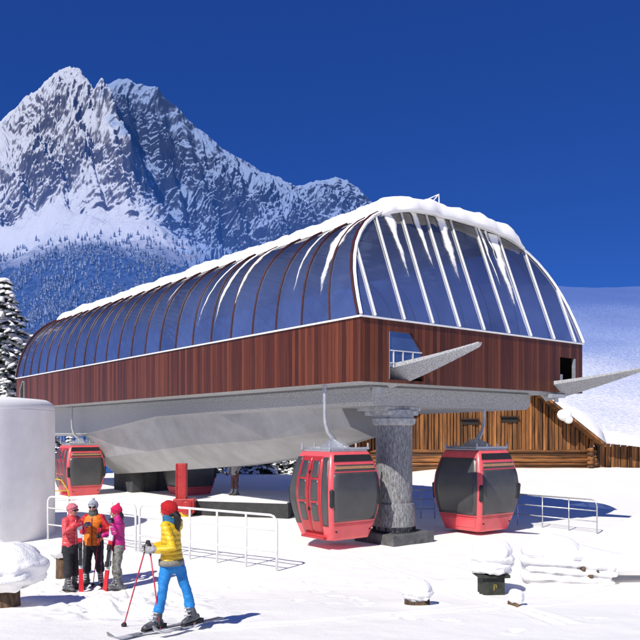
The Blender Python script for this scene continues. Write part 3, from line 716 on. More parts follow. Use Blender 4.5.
# guide wings sticking out of the openings
def wing(w0, w1, l0, tipw, tipl, tipz, zb, name='guide_wing'):
    g = MB(); n = 10; top = []; bot = []
    for k in range(n + 1):
        t = k / n; l = l0 + (tipl - l0) * t; e = t ** 1.25
        wa = w0 + (tipw - w0) * t; wc = w1 + (tipw + .12 - w1) * t
        za = zb + (tipz - zb) * e + .12 * (1 - t); dep = .62 * (1 - t) + .03
        top.append([(wa, l, za + .10 * (1 - t)), ((wa + wc) / 2, l, za - dep * .55), (wc, l, za + .04 * (1 - t))])
        bot.append([(wa, l, za - .03), ((wa + wc) / 2, l, za - dep * .55 - .10), (wc, l, za - .05)])
    vs = [p for r in top for p in r] + [p for r in bot for p in r]; o = (n + 1) * 3; fs = []
    for k in range(n):
        for j in range(2):
            a = k * 3 + j; fs += [(a, a + 1, a + 4, a + 3), (o + a, o + a + 3, o + a + 4, o + a + 1)]
        for j in (0, 2): a = k * 3 + j; fs.append((a, a + 3, o + a + 3, o + a))
    fs += [(0, o, o + 1, 1), (1, o + 1, o + 2, 2), (n * 3, n * 3 + 1, o + n * 3 + 1, o + n * 3), (n * 3 + 1, n * 3 + 2, o + n * 3 + 2, o + n * 3 + 1)]
    g.add(vs, fs); return g.build(name, M['deck'], ST)
wing(.98, 2.1, .6, 1.9, -2.0, 5.12, 4.46)
wing(7.6, 8.95, .6, 8.7, -2.3, 4.86, 4.30)
g = MB(); g.box((7.95, .05, 4.10), (.7, .3, .10)); g.lathe([(.07, 3.92), (.07, 4.1)], (8.1, .1, 0), 10); g.lathe([(.05, 3.95), (.05, 4.12)], (.9, .35, 0), 10); g.build('underside_bracket', M['silver'], ST)
# antenna frame on the roof
g = MB(); z = ZT + 3.42
for a, b in (((4.0, 2.1, z), (4.9, 2.0, z + .95)), ((4.9, 2.0, z + .95), (5.0, 2.05, z)), ((4.9, 2.0, z + .95), (5.25, 2.3, z)), ((3.3, 2.6, z + .1), (4.9, 2.0, z + .95))): g.tube([a, b], .018, 6)
g.build('antenna_frame', M['white'], ST)
# roof snow
def roof_snow():
    nu, nv = 44, 150; top = []; bot = []
    for v in range(nv + 1):
        fv = v / nv; rowt = []; rowb = []
        for u in range(nu + 1):
            fu = u / nu
            wob = .16 * float(fbm(fv * 34, 3.0, 4, 91 if fu < .5 else 95, .6))
            wl = 1.66 + wob; wr = WD - 1.70 - .1 * float(fbm(fv * 26, 8.0, 3, 97))
            # rounded front corners
            x = wl + (wr - wl) * (.5 - .5 * math.cos(math.pi * fu)) * 1.0
            fwob = .18 * float(fbm(x * 1.5, 2.2, 4, 99, .6)); cor = .25 * (abs((x - 4.68) / 3.1) ** 6)
            lf = KF * prof(x) - .34 + fwob + cor; lb = LN - KF * prof(x) + .15
            tv = .5 - .5 * math.cos(math.pi * fv)
            tv = .35 * tv + .65 * fv if fv > .06 else fv * (.35 * (.5 - .5 * math.cos(math.pi * .06)) / .06 + .65)
            l = lf + (lb - lf) * tv
            eu = (1 - abs(2 * (x - wl) / (wr - wl) - 1) ** 14); dl = min(1, (l - lf) / .40); ev = math.sqrt(max(0, 1 - (1 - dl) ** 2)); dr_ = min(1, (lb - l) / .4); ev *= math.sqrt(max(0, 1 - (1 - dr_) ** 2))
            th = (.33 + .09 * float(fbm(x * .9, l * .7, 4, 101)) + .11 * float(fbm(x * 2.6, l * 2.2, 4, 103, .6)) + .14 * math.exp(-(l - 1.6) ** 2 / 1.5) * (.55 + .45 * float(fbm(x * 1.3, 1.0, 2, 105)))) * math.sqrt(max(0., eu)) * (.12 + .88 * ev)
            zb = ZT + .045 + prof(x) + .015
            sag = .10 * (1 - ev) if dl < 1 else 0
            rowt.append((x, l, zb + max(.0, th) - sag * .6)); rowb.append((x, l + (.05 if dl < 1 else 0), zb - .01 - sag))
        top.append(rowt); bot.append(rowb)
    g = MB(); nn = nu + 1
    vs = [p for r in top for p in r] + [p for r in bot for p in r]; o = nn * (nv + 1); fs = []
    for v in range(nv):
        for u in range(nu):
            a = v * nn + u; fs += [(a, a + 1, a + nn + 1, a + nn), (o + a, o + a + nn, o + a + nn + 1, o + a + 1)]
        for u in (0, nu): a = v * nn + u; fs.append((a, a + nn, o + a + nn, o + a))
    for v in (0, nv):
        for u in range(nu): a = v * nn + u; fs.append((a, a + 1, o + a + 1, o + a))
    g.add(vs, fs); return g.build('roof_snow', M['snow_soft'], ST, smooth=True)
RS = roof_snow()
def streak_front(wa, wb_, ha, hb, wid, sd):
    g = MB(); n = 26; vs = []; 
    for k in range(n + 1):
        t = k / n; x = wa + (wb_ - wa) * t; h = ha + (hb - ha) * t; ww = 1.5 * wid * ((1 - t) ** .7) * (1 + .5 * float(fbm(t * 7, sd, 3, sd))) + .004
        l = KF * h; th = .014; xo = .05 * float(fbm(t * 4, sd + 3, 2, sd))
        vs += [(x + xo - ww, l - .02, ZT + .05 + h), (x + xo - ww * .3, l - .02 - th, ZT + .05 + h), (x + xo + ww * .3, l - .02 - th, ZT + .05 + h), (x + xo + ww, l - .02, ZT + .05 + h)]
    g.add(vs, [(k * 4 + j, k * 4 + j + 1, k * 4 + j + 5, k * 4 + j + 4) for k in range(n) for j in range(3)]); cover(g.build('snow_streak', M['frost'], RS, smooth=True, fix=False))
for a in ((1.92, 2.1, 3.08, 1.15, .15, 1), (3.0, 3.2, 3.24, 1.6, .15, 2), (4.1, 4.13, 3.30, 1.3, .20, 3), (5.80, 5.95, 3.3, 1.4, .06, 4), (6.38, 6.36, 3.2, .72, .19, 5), (6.08, 6.2, 3.25, 2.2, .05, 6)): streak_front(*a)
def streak_side(l0, l1, ha, hb, wid, sd):
    g = MB(); n = 30; vs = []; hs = [p[1] for p in PRO]; wsx = [p[0] for p in PRO]
    for k in range(n + 1):
        t = k / n; h = ha + (hb - ha) * t; x = float(np.interp(h, hs, wsx)); l = l0 + (l1 - l0) * t + .05 * float(fbm(t * 5, sd, 2, sd))
        x2 = float(np.interp(h + .02, hs, wsx)); nn = Vector((-.02, x2 - x)).normalized()
        ww = 1.5 * wid * (1 - t) ** .7 * (1 + .5 * float(fbm(t * 8, sd + 5, 3, sd))) + .004; th = .014
        z = ZT + .045 + h
        vs += [(x - .012, l - ww, z), (x + nn.x * th - .01, l - ww * .3, z + nn.y * th), (x + nn.x * th - .01, l + ww * .3, z + nn.y * th), (x - .012, l + ww, z)]
    g.add(vs, [(k * 4 + j, k * 4 + j + 1, k * 4 + j + 5, k * 4 + j + 4) for k in range(n) for j in range(3)]); cover(g.build('snow_streak', M['frost'], RS, smooth=True, fix=False))
for a in ((1.75, 1.6, 3.0, .65, .26, 11), (2.95, 2.85, 2.9, .9, .06, 12), (5.75, 5.9, 3.0, .8, .14, 13), (6.5, 6.9, 3.0, .5, .12, 14), (7.3, 8.0, 2.9, .6, .06, 15), (10.6, 10.8, 3.0, 1.7, .06, 16)): streak_side(*a)

# ------------------------------------------------------------------ gondola cabins
CH = 2.42
def cs(z):
    return float(np.interp(z / CH, [0, .05, .15, .3, .45, .55, .7, .85, .95, 1.0], [.70, .735, .81, .895, .95, .96, .925, .84, .765, .70]))
def face_pt(face, u, z, off):
    s = cs(z); x, y = u * s, -(s + off)
    for _ in range(face): x, y = -y, x
    return (x, y, z)
def patch(g, face, u0, u1, z0, z1, off, fw=0., nu=6, nz=12, thick=True):
    """panel lying on a bulged cabin face; fw keeps a frame of constant width at the cabin edges"""
    vs = []; fs = []
    for k in range(nz + 1):
        z = z0 + (z1 - z0) * k / nz; s = cs(z); a = u0 + fw / s * (1 if u0 < -.9 else 0); b = u1 - fw / s * (1 if u1 > .9 else 0)
        for j in range(nu + 1): vs.append(face_pt(face, a + (b - a) * j / nu, z, off))
    n = nu + 1
    fs = [(k * n + j, k * n + j + 1, (k + 1) * n + j + 1, (k + 1) * n + j) for k in range(nz) for j in range(nu)]
    o = len(vs)
    if thick:
        vs2 = []
        for k in range(nz + 1):
            z = z0 + (z1 - z0) * k / nz; s = cs(z); a = u0 + fw / s * (1 if u0 < -.9 else 0); b = u1 - fw / s * (1 if u1 > .9 else 0)
            for j in range(n): vs2.append(face_pt(face, a + (b - a) * j / nu, z, off - .02))
        vs += vs2
        for k in range(nz):
            for j in (0, nu): a = k * n + j; fs.append((a, a + n, o + a + n, o + a))
        for j in range(nu):
            for k in (0, nz): a = k * n + j; fs.append((a, a + 1, o + a + 1, o + a))
    g.add(vs, fs); return g
def make_cabin():
    C = empty('gondola_cabin', (0, 0, 0))
    g = MB(); nz = 28; rc = .13; seg = 5; rings = []
    for k in range(nz + 1):
        z = CH * k / nz; s = cs(z); ring = []
        for q, (cx, cy) in enumerate(((1, -1), (1, 1), (-1, 1), (-1, -1))):
            for t in range(seg + 1):
                a = R(-90 + q * 90 + t * 90 / seg)
                ring.append((cx * (s - rc) + rc * math.cos(a), cy * (s - rc) + rc * math.sin(a), z))
        rings.append(ring)
    n = len(rings[0]); vs = [p for r in rings for p in r]
    g.add(vs, [(k * n + j, k * n + (j + 1) % n, (k + 1) * n + (j + 1) % n, (k + 1) * n + j) for k in range(nz) for j in range(n)] + [tuple(range(n))[::-1], tuple(range(nz * n, nz * n + n))])
    g.build('body', M['red'], C, smooth=True)
    # faces 0 and 2: ends with one big window (0 faces the photo's right), 1: closed side window, 3: doors
    for f in (0, 2):
        wn = patch(MB(), f, -1, 1, .52, 1.86, .012, .12, 8, 14).build('window', M['cabin_glass'], C, smooth=True)
        patch(MB(), f, -1, 1, 1.90, 2.07, .010, .14, 8, 4).build('upper_window', M['cabin_glass'], C, smooth=True)
        patch(MB(), f, -1, 1, 1.955, 2.035, .028, .16, 8, 2).build('wood_rail', M['lathwood'], C)
        patch(MB(), f, -1, 1, 2.16, 2.34, .014, .10, 8, 3).build('vent_strip', M['black'], C)
        patch(MB(), f, -1, 1, .12, .40, .016, .16, 8, 4).build('lower_panel', M['red'], C)
    patch(MB(), 1, -1, 1, .50, 2.20, .012, .12, 8, 16).build('window', M['cabin_glass'], C, smooth=True)
    patch(MB(), 1, -1, 1, .12, .38, .016, .16, 8, 4).build('lower_panel', M['red'], C)
    patch(MB(), 3, -1, -.60, .40, 2.28, .012, .10, 4, 16).build('side_window', M['cabin_glass'], C, smooth=True)
    patch(MB(), 3, .60, 1, .40, 2.28, .012, .10, 4, 16).build('side_window', M['cabin_glass'], C, smooth=True)
    for u0, u1 in ((-.56, -.015), (.015, .56)):
        d = patch(MB(), 3, u0, u1, .16, 2.30, .022, 0, 5, 16).build('door', M['dred'], C, smooth=True)
        for z0, z1 in ((.52, 1.02), (1.09, 1.66), (1.72, 2.18)):
            patch(MB(), 3, u0 + .12, u1 - .12, z0, z1, .030, 0, 4, 6).build('door_pane', M['cabin_glass'], d, smooth=True)
        um = -.03 if u1 < 0 else .03
        hn = MB(); hn.bar(face_pt(3, um, .8, .03), face_pt(3, um, 1.9, .03), .03, .02); hn.build('door_seal', M['black'], d)
    g = MB(); g.box((-.75, 0, .05), (.16, 1.0, .06)); g.build('step', M['dred'], C)
    for f, u in ((0, -1.0), (0, 1.0), (2, -1.0), (2, 1.0)):
        p0 = Vector(face_pt(f, u * .925, .98, -.025)); p1 = Vector(face_pt(f, u * .925, 1.36, -.025))
        m_ = MB(); m_.loft([p0, p1], [.062, .062], None, 12, True); m_.build('bumper', M['black'], C, smooth=True)
    for f in (0, 1, 2):
        g = MB(); patch(g, f, -1, 1, .435, .455, .012, .10, 8, 1); g.build('panel_seam', M['dred'], C)
    for f in (0, 2):
        for u in (-.78, .78):
            p0 = face_pt(f, u, .25, .012); p1 = face_pt(f, u, .25, .03); g = MB(); g.tube([p0, p1], .028, 10); g.build('drain_cap', M['black'], C)
    # roof frame, mount and hanger
    g = MB(); g.box((0, 0, CH + .025), (1.30, 1.30, .05)); rf = g.build('roof_plate', M['silver'], C, bevel=.01)
    g = MB()
    for y in (-.62, .62):
        g.bar((-.72, y, CH + .09), (.72, y, CH + .09), .06, .06)
        for x in (-.70, -.25, .25, .70): g.lathe([(.028, CH + .05), (.028, CH + .20), (.012, CH + .24)], (x, y, 0), 8)
    for x in (-.45, .45): g.bar((x, -.62, CH + .085), (x, .62, CH + .085), .06, .05)
    g.build('roof_rack', M['silver'], rf)
    g = MB(); vs = []
    for y, hh, ww in ((-.60, .03, .10), (-.34, .13, .16), (-.1, .24, .2), (.1, .24, .2), (.34, .13, .16), (.60, .03, .10)):
        vs += [(-ww, y, CH + .06), (-ww * .6, y, CH + .10 + hh), (ww * .6, y, CH + .10 + hh), (ww, y, CH + .06)]
    g.add(vs, [(k * 4 + j, k * 4 + (j + 1) % 4, (k + 1) * 4 + (j + 1) % 4, (k + 1) * 4 + j) for k in range(5) for j in range(4)] + [(0, 1, 2, 3), (20, 21, 22, 23)])
    g.build('hanger_mount', M['silver'], C, bevel=.012)
    g = MB(); g.loft([(0, 0, CH + .25), (-.10, 0, CH + .38), (-.27, 0, CH + .56), (-.36, 0, CH + .80), (-.38, 0, CH + 1.05), (-.38, 0, CH + 1.85)], [(.10, .09), (.080, .075), (.060, .060), (.048, .052), (.044, .048), (.055, .055)], None, 12, True)
    g.build('hanger', M['silver'], C, smooth=True)
    return C
cab = make_cabin(); GR = 'red gondola cabins hanging under the station'
cabs = [(19.7, 335, .27, ANG, 'red gondola cabin with paned double doors, hanging left of the iced pillar'),
        (22.6, 476, .11, ANG + math.pi, 'red gondola cabin with plain dark windows, hanging right of the pillar before the log barn'),
        (35.0, 79.5, .06, ANG, 'small far red gondola cabin beside the white tank'),
        (35.0, 190, .0, ANG + math.pi, 'far red gondola cabin mostly hidden behind the dark pier and red post')]
for i, (Y, px, z, rz, lb) in enumerate(cabs):
    o = cab if i == 0 else copy_tree(cab)
    o.location = ((px - 320) / 752 * Y, Y, z); o.scale = [(.92, .97, .96, .96)[i]] * 3; o.rotation_euler = (0, 0, rz); tag(o, lb, 'gondola cabin', GR)

# ------------------------------------------------------------------ round white tank
TK = empty('storage_tank', (-11.0, 21.6, 0)); tag(TK, 'round white tank with snow on its flat top at the left edge', 'storage tank')
g = MB(); g.lathe([(3.2, -.3), (3.2, 3.62)], seg=200); g.build('tank_wall', M['tank'], TK, smooth=False)
g = MB(); g.lathe([(3.185, 3.60), (3.19, 3.66), (3.185, 3.74), (3.14, 3.84), (2.98, 3.93), (2.4, 3.98), (1.2, 4.0), (.02, 4.0)], seg=96, wob=0., seed=4); g.build('snow_cap', M['snow_soft'], TK, smooth=True)

# ------------------------------------------------------------------ railings
def railing(name, pts, label, m, group, zs=(1.2, .88, .42), ends=(1, 1), npost=4, r=.028):
    base = Vector((pts[0][0], pts[0][1], 0)); T = empty(name, base); tag(T, label, 'railing', group)
    a = Vector((0, 0, 0)); b = Vector((pts[1][0], pts[1][1], 0)) - base; L_ = b.length; d = b.normalized()
    g = MB(); H = zs[0]; pth = []
    if ends[0]:
        pth += [a + Vector((0, 0, -.15)), a + Vector((0, 0, H - .18))] + [a + d * (.18 - .18 * math.cos(R(q))) + Vector((0, 0, H - .18 + .18 * math.sin(R(q)))) for q in (30, 60, 90)]
    else: pth += [a + Vector((0, 0, H))]
    if ends[1]:
        pth += [b - d * (.18 - .18 * math.cos(R(q))) + Vector((0, 0, H - .18 + .18 * math.sin(R(q)))) for q in (90, 60, 30)] + [b + Vector((0, 0, H - .18)), b + Vector((0, 0, -.15))]
    else: pth += [b + Vector((0, 0, H))]
    g.loft(pth, [r] * len(pth), Vector((-d.y, d.x, 0)), 8, False); g.build('top_rail', m, T, smooth=True)
    for z in zs[1:]:
        g = MB(); g.tube([a + Vector((0, 0, z)), b + Vector((0, 0, z))], r * .8); g.build('cross_rail', m, T, smooth=True)
    for k in range(1, npost):
        p = a + d * (L_ * k / npost); g = MB(); g.tube([p + Vector((0, 0, -.15)), p + Vector((0, 0, H - .01))], r * .9); g.build('post', m, T, smooth=True)
    return T
railing('railing', ((-4.50, 18.75), (-.93, 16.2)), 'white tube railing behind the yellow-jacketed skier, right section', M['white'], None, npost=5)
railing('railing', ((-7.6, 21.0), (-4.62, 18.85)), 'white tube railing behind the group of three skiers, next to the white tank', M['white'], None, npost=4)
railing('railing', ((3.0, 25.9), (3.95, 25.9)), 'short grey railing just right of the iced pillar', M['silver'], None, (1.0, .68, .36), (0, 1), 2, .022)
railing('railing', ((4.6, 26.4), (8.14, 22.1)), 'thin grey railing behind and right of the second gondola cabin', M['silver'], None, (1.0, .68, .36), (0, 1), 6, .022)

# ------------------------------------------------------------------ boarding platform and machinery below
BP = empty('boarding_platform', (-1.1, 26.0, 0)); tag(BP, 'low dark boarding platform with a snow-covered top under the station', 'platform')
PLY = [(0, 0), (-3.5, 1.1), (-2.4, 5.6), (.9, 5.0)]
g = MB(); g.prism(PLY, -.1, .5); g.build('platform_block', M['dark'], BP)
g = MB(); g.prism([(-.04, .06), (-3.42, 1.14), (-2.36, 5.55), (.85, 4.95)], .502, .56); g.build('snow_cover', M['snow'], BP, bevel=.02)
PO = empty('guide_post', (-4.95, 26.9, 0)); tag(PO, 'red steel guide post with a yellow foot under the station hull', 'guide post')
g = MB(); g.box((0, 0, 1.1), (.38, .30, 1.56)); g.box((-.16, -.16, 1.1), (.05, .05, 1.56)); g.box((.16, -.16, 1.1), (.05, .05, 1.56)); g.build('column', M['redpaint'], PO, bevel=.02)
g = MB(); g.box((.12, -.05, .38), (.75, .5, .5)); g.lathe([(.22, .1), (.22, .55)], (.25, -.2, 0), 16); g.build('gearbox', M['redpaint'], PO, bevel=.03)
g = MB(); g.box((.05, -.12, -.02), (.5, .4, .34)); g.build('foot', M['yellow'], PO, bevel=.02)
YB = empty('barrier', (-11.0, 32.0, 0)); tag(YB, 'small yellow tube barrier in front of the far left gondola cabin', 'barrier')
g = MB(); g.tube([(-.3, 0, 0), (-.3, 0, .95), (-.2, 0, 1.0), (.0, 0, .95), (.28, 0, .5), (.36, 0, 0)], .03); g.tube([(-.3, 0, .5), (.28, 0, .5)], .025); g.build('barrier_tube', M['yellow'], YB, smooth=True)

# ------------------------------------------------------------------ log barn
BY = 47.0; BX0, BX1 = 1.9, 16.9; bz = .45
BN = empty('log_barn', ((BX0 + BX1) / 2, BY, bz)); tag(BN, 'old brown log barn with plank gable and snowy roof below the white hill', 'barn')
hwid = (BX1 - BX0) / 2; DP = 9.0; EAVE = 2.05; SL = .80
rb = random.Random(12)
g = MB(); nlog = 6; lh = 1.42 / nlog
for k in range(nlog):
    z = -.15 + (k + .5) * (1.6 / nlog); r = .15 * rb.uniform(.82, 1.15)
    g.loft([(-hwid - .3 - rb.random() * .2, rb.uniform(-.03, .03), z), (0, rb.uniform(-.04, .04), z + rb.uniform(-.02, .02)), (hwid + .25 + rb.random() * .25, rb.uniform(-.03, .03), z)], [r * 1.05, r, r * .95], None, 10, False)
g.build('log_wall', M['log'], BN, smooth=True)
g = MB()
for sx in (-1, 1):
    for k in range(nlog):
        z = .0 + (k + .5) * (1.6 / nlog) - .02
        g.loft([(sx * (hwid - .1), -.42 - rb.random() * .12, z), (sx * (hwid - .1), DP, z)], [.14, .14], None, 10, False)
g.build('side_wall', M['log'], BN, smooth=True)
g = MB(); x = -hwid
while x < hwid - .02:
    wdt = rb.uniform(.17, .30); xc = x + wdt / 2; top = EAVE + SL * (hwid - abs(xc)) + .02
    yo = rb.uniform(-.10, .05); z0 = 1.42 + rb.uniform(-.05, .03)
    g.box((xc, -.02 + yo, (z0 + top) / 2), (wdt - rb.uniform(.03, .06), .06, top - z0)); x += wdt
g.build('gable_plank', M['plank'], BN, bevel=.008)
g = MB(); g.add([(-hwid, .12, 0), (hwid, .12, 0), (hwid, .12, EAVE), (0, .12, EAVE + SL * hwid), (-hwid, .12, EAVE)], [(0, 1, 2, 3, 4)]); g.build('inner_wall', M['darkwood'], BN)
for xx, zz in ((-.05, 3.15), (2.4, 3.3)):
    g = MB(); g.box((xx, -.12, zz), (1.0, .12, .28)); s_ = g.build('slot_window', M['void'], BN)
    g = MB(); g.box((xx, -.16, zz + .20), (1.15, .3, .08)); g.build('window_hood', M['darkwood'], s_)
for sx in (-1, 1):
    g = MB(); ex = hwid + .45; ez = EAVE - SL * .45; px_ = EAVE + SL * hwid
    a = Vector((sx * ex, 0, ez)); b = Vector((0, 0, px_)); nrm = Vector((sx * SL, 0, 1)).normalized()
    vs = [Vector((p.x, y, p.z)) + nrm * t for t in (.03, .15) for y in (-1.25, DP + .5) for p in (a, b)]
    g.add(vs, [(0, 1, 3, 2), (4, 6, 7, 5), (0, 4, 5, 1), (2, 3, 7, 6), (0, 2, 6, 4), (1, 5, 7, 3)]); ro = g.build('roof_slope', M['plank'], BN)
    g = MB(); n = 24; m2 = 16; vs = []
    for i in range(n + 1):
        for j in range(m2 + 1):
            t = i / n; y = -1.3 + (DP + 1.8) * j / m2; p = a.lerp(b, t); e = (1 - abs(2 * t - 1) ** 10 * (1 if t < .5 else 0)) * (1 - abs(2 * j / m2 - 1) ** 12)
            vs.append(Vector((p.x, y, p.z)) + nrm * (.16 + .75 * math.sqrt(max(0, e)) * (1 + .3 * float(fbm(t * 6, y * .6, 3, 7)))))
    g.add(vs, [(i * (m2 + 1) + j, i * (m2 + 1) + j + 1, (i + 1) * (m2 + 1) + j + 1, (i + 1) * (m2 + 1) + j) for i in range(n) for j in range(m2)]); g.build('roof_snow', M['snow'], ro, smooth=True)
g = MB(); g.ell((hwid - 2.0, -1.15, EAVE + 1.55), (.45, .35, .38)); g.ell((hwid - 1.75, -1.17, EAVE + 1.25), (.28, .25, .25)); remesh(g, 'snow_clump', M['snow'], .05, BN)
# lean-to on the right
g = MB(); x = hwid + .35
while x < hwid + 5.2:
    wdt = rb.uniform(.24, .42); t_ = 1.95 - .10 * (x - hwid); g.box((x + wdt / 2, .35 + rb.uniform(-.04, .04), t_ / 2 - .1), (wdt - .05, .08, t_ + .15)); x += wdt
le = g.build('lean_to_wall', M['plank'], BN, bevel=.008)
g = MB()
for xx in (hwid + .55, hwid + 2.6, hwid + 4.9): g.box((xx, .22, .9), (.16, .14, 2.0))
g.box((hwid + 2.7, .22, .25), (4.6, .14, .14)); g.box((hwid + 2.75, .55, .75), (4.9, .06, 1.75)); g.build('lean_to_post_and_added_backing', M['darkwood'], le)  # includes a dark backing sheet, added so the plank gaps show no light
g = MB(); vs = []
for j, y in enumerate((-.5, -.42, 0, 2, 4.2)):
    for i in range(13):
        xx = hwid + .2 + 5.6 * i / 12; t_ = 2.02 - .13 * (xx - hwid) + .25 * (y + .5) * .6; th = (.05, .20, .26, .28, .28)[j] * (1 + .25 * float(fbm(xx, y, 3, 5)))
        vs.append((xx, y, t_ + th))
n1 = len(vs)
for j, y in enumerate((-.5, -.42, 0, 2, 4.2)):
    for i in range(13): xx = hwid + .2 + 5.6 * i / 12; vs.append((xx, y, 2.02 - .13 * (xx - hwid) + .15 * (y + .5) - .03))
fs = []
for j in range(4):
    for i in range(12): a = j * 13 + i; fs += [(a, a + 1, a + 14, a + 13), (n1 + a, n1 + a + 13, n1 + a + 14, n1 + a + 1)]
fs += [(i, n1 + i, n1 + i + 1, i + 1) for i in range(12)]
g.add(vs, fs); g.build('lean_to_snow', M['snow'], BN, smooth=True)

# ------------------------------------------------------------------ conifers
def conifer(name, loc, h, rad, seed, label, group=None, dens=1.0, leaf=.16, z0=.12):
    T = empty(name, loc); tag(T, label, 'tree', group); q = random.Random(seed)
    g = MB(); g.loft([(0, 0, -.3), (q.uniform(-.04, .04), 0, h * .5), (0, 0, h * .97)], [h * .022, h * .014, h * .003], None, 8, False); g.build('trunk', M['bark'], T, smooth=True)
    nd = MB(); sn = MB(); z = h * z0; lev = 0
    while z < h * .985:
        f = 1 - (z - h * z0) / (h * (1 - z0)); R_ = rad * (f ** .85) * q.uniform(.82, 1.12) + .04
        nb = max(5, int((6 + 7 * f) * dens)); a0 = q.random() * 6.28
        for b in range(nb):
            a = a0 + b * 6.283 / nb + q.uniform(-.25, .25); L_ = R_ * q.uniform(.7, 1.12); dz = -L_ * q.uniform(.22, .42)
            steps = max(3, int(L_ / (leaf * .55)))
            for s_ in range(1, steps + 1):
                t = s_ / steps; d = L_ * t; c = Vector((math.cos(a) * d, math.sin(a) * d, z + dz * t * t + .05 * (1 - t)))
                wsp = .34 * L_ * (1 - .55 * t)
                for k in range(2):
                    o = Vector((q.gauss(0, 1), q.gauss(0, 1), q.gauss(0, .45))) * wsp * .38; p = c + o
                    ax = Vector((math.cos(a) + q.gauss(0, .5), math.sin(a) + q.gauss(0, .5), q.uniform(-.7, .1))).normalized(); sd = ax.cross(Vector((0, 0, 1))).normalized(); s2 = leaf * q.uniform(.6, 1.25)
                    tw = Vector((0, 0, q.uniform(-.5, .5))) * s2
                    nd.add([p - ax * s2 * .6, p + sd * s2 * .35 + tw * .4, p + ax * s2, p - sd * s2 * .35 - tw * .4], [(0, 1, 2, 3)])
                if q.random() < .8:
                    p = c + Vector((q.gauss(0, 1), q.gauss(0, 1), 0)) * wsp * .28 + Vector((0, 0, leaf * .32)); s2 = leaf * q.uniform(.55, 1.25); rt = Matrix.Rotation(q.random() * 6, 3, 'Z') @ Matrix.Rotation(q.uniform(-.2, .55), 3, 'Y')
                    ang = [q.uniform(.75, 1.2) for _ in range(6)]
                    ri = [rt @ Vector((s2 * ang[i] * math.cos(i * 1.047), s2 * ang[i] * .8 * math.sin(i * 1.047), 0)) + p for i in range(6)]
                    r2 = [rt @ Vector((.6 * s2 * ang[i] * math.cos(i * 1.047), .5 * s2 * ang[i] * math.sin(i * 1.047), s2 * .42)) + p for i in range(6)]
                    sn.add(ri + r2, [(i, (i + 1) % 6, 6 + (i + 1) % 6, 6 + i) for i in range(6)] + [(6, 7, 8, 9, 10, 11), (5, 4, 3, 2, 1, 0)])
        z += max(.14, leaf * 1.3 + .10 * f * rad) * q.uniform(.85, 1.15); lev += 1
    nd.build('crown', M['needle'], T, fix=False); sn.build('branch_snow', M['snow'], T, smooth=True, fix=False)
    return T
conifer('fir_tree', (-18.9, 45, gz(-18.9, 45)), 12.0, 4.1, 3, 'tall snow-laden fir behind the white tank at the left edge', None, 1.35, .26, .1)
tl = random.Random(8)
for i, (px, hh) in enumerate(((206, 4.2), (222, 5.2), (239, 3.6), (252, 5.0), (266, 4.4), (279, 5.4), (291, 4.0), (304, 5.0), (322, 4.6), (346, 4.8))):
    Y = 50 + tl.uniform(-1.5, 2.5); x = (px - 320) / 752 * Y
    conifer('young_fir', (x, Y, gz(x, Y)), hh, hh * .27, 20 + i, 'snowy young fir in the row beyond the boarding platform', 'young firs beyond the platform', .8, .22, .08)
for px, Y, hh in ((56, 58, 3.6), (70, 60, 4.4)):
    x = (px - 320) / 752 * Y; conifer('young_fir', (x, Y, gz(x, Y)), hh, hh * .26, int(px), 'distant snowy young fir behind the small far cabin by the tank', 'young firs behind the far cabin', .8, .22, .08)

# ------------------------------------------------------------------ snow-capped stumps and mounds
def prd(pr, n=48):
    t = np.linspace(0, len(pr) - 1, n); k = np.arange(len(pr)); return list(zip(np.interp(t, k, [p[0] for p in pr]), np.interp(t, k, [p[1] for p in pr])))
def crust(o, amp, sc, seed, layer=14.):
    # slumped layers and crusty lumps pushed into the surface
    me = o.data; n = len(me.vertices); c = np.empty(n * 3); me.vertices.foreach_get('co', c); c = c.reshape(-1, 3); nn = np.empty(n * 3); me.vertices.foreach_get('normal', nn); nn = nn.reshape(-1, 3)
    zz = c[:, 2]; top = sstep(.55, .8, (zz - zz.min()) / (np.ptp(zz) + 1e-6)); a = np.arctan2(c[:, 1], c[:, 0])
    d = .8 * fbm(c[:, 0] * sc + zz * sc * .6, c[:, 1] * sc - zz * sc * .5, 4, seed + 50, .6) + (1 - top) * .38 * np.sin(zz * layer * 2.2 + 1.4 * fbm(a * 1.2, zz * 4, 3, seed + 60) * 3)
    c = c + nn * (d * amp)[:, None]; me.vertices.foreach_set('co', c.ravel()); me.update(); return o
def stump(loc, r, h, cw, chh, label, seed, creases=0, off=(0, 0), squat=.5, zc=None):
    T = empty('tree_stump', loc); tag(T, label, 'tree stump')
    g = MB(); g.lathe([(r * 1.08, -.2), (r, .1), (r * .97, h)], (0, 0, 0), 28, .08, seed); g.build('stump', M['bark'], T, smooth=True)
    pr = []; n = 30
    for k in range(n + 1):
        th = math.pi * k / n; zz = -math.cos(th); rr_ = math.sin(th) ** .72
        if zz < 0: rr_ *= 1 - .25 * zz * zz
        c = 1 + creases * .05 * math.cos(zz * 16) * (1 if zz < .35 else 0)
        pr.append((max(.002, cw * rr_ * c), chh / 2 + chh / 2 * zz * (1 if zz > 0 else .95)))
    g = MB(); g.lathe(pr, (off[0], off[1], h - .04), 64, .16, seed + 3); crust(g.build('snow_cap', M['snow_cap'], T, smooth=True), cw * .12, 2.2 / cw, seed)
    return T
x = (4 - 320) / 752 * 12.1; stump((x, 12.1, gz(x, 12.1) - .02), .25, .27, .60, .80, 'large mushroom-shaped snow cap on a round brown stump, nearest on the left', 1, off=(.02, 0))
x = (-3 - 320) / 752 * 14.6; stump((x, 14.6, gz(x, 14.6)), .2, .45, .23, .5, 'small snow-capped stump cut by the left edge, behind the large one', 2)
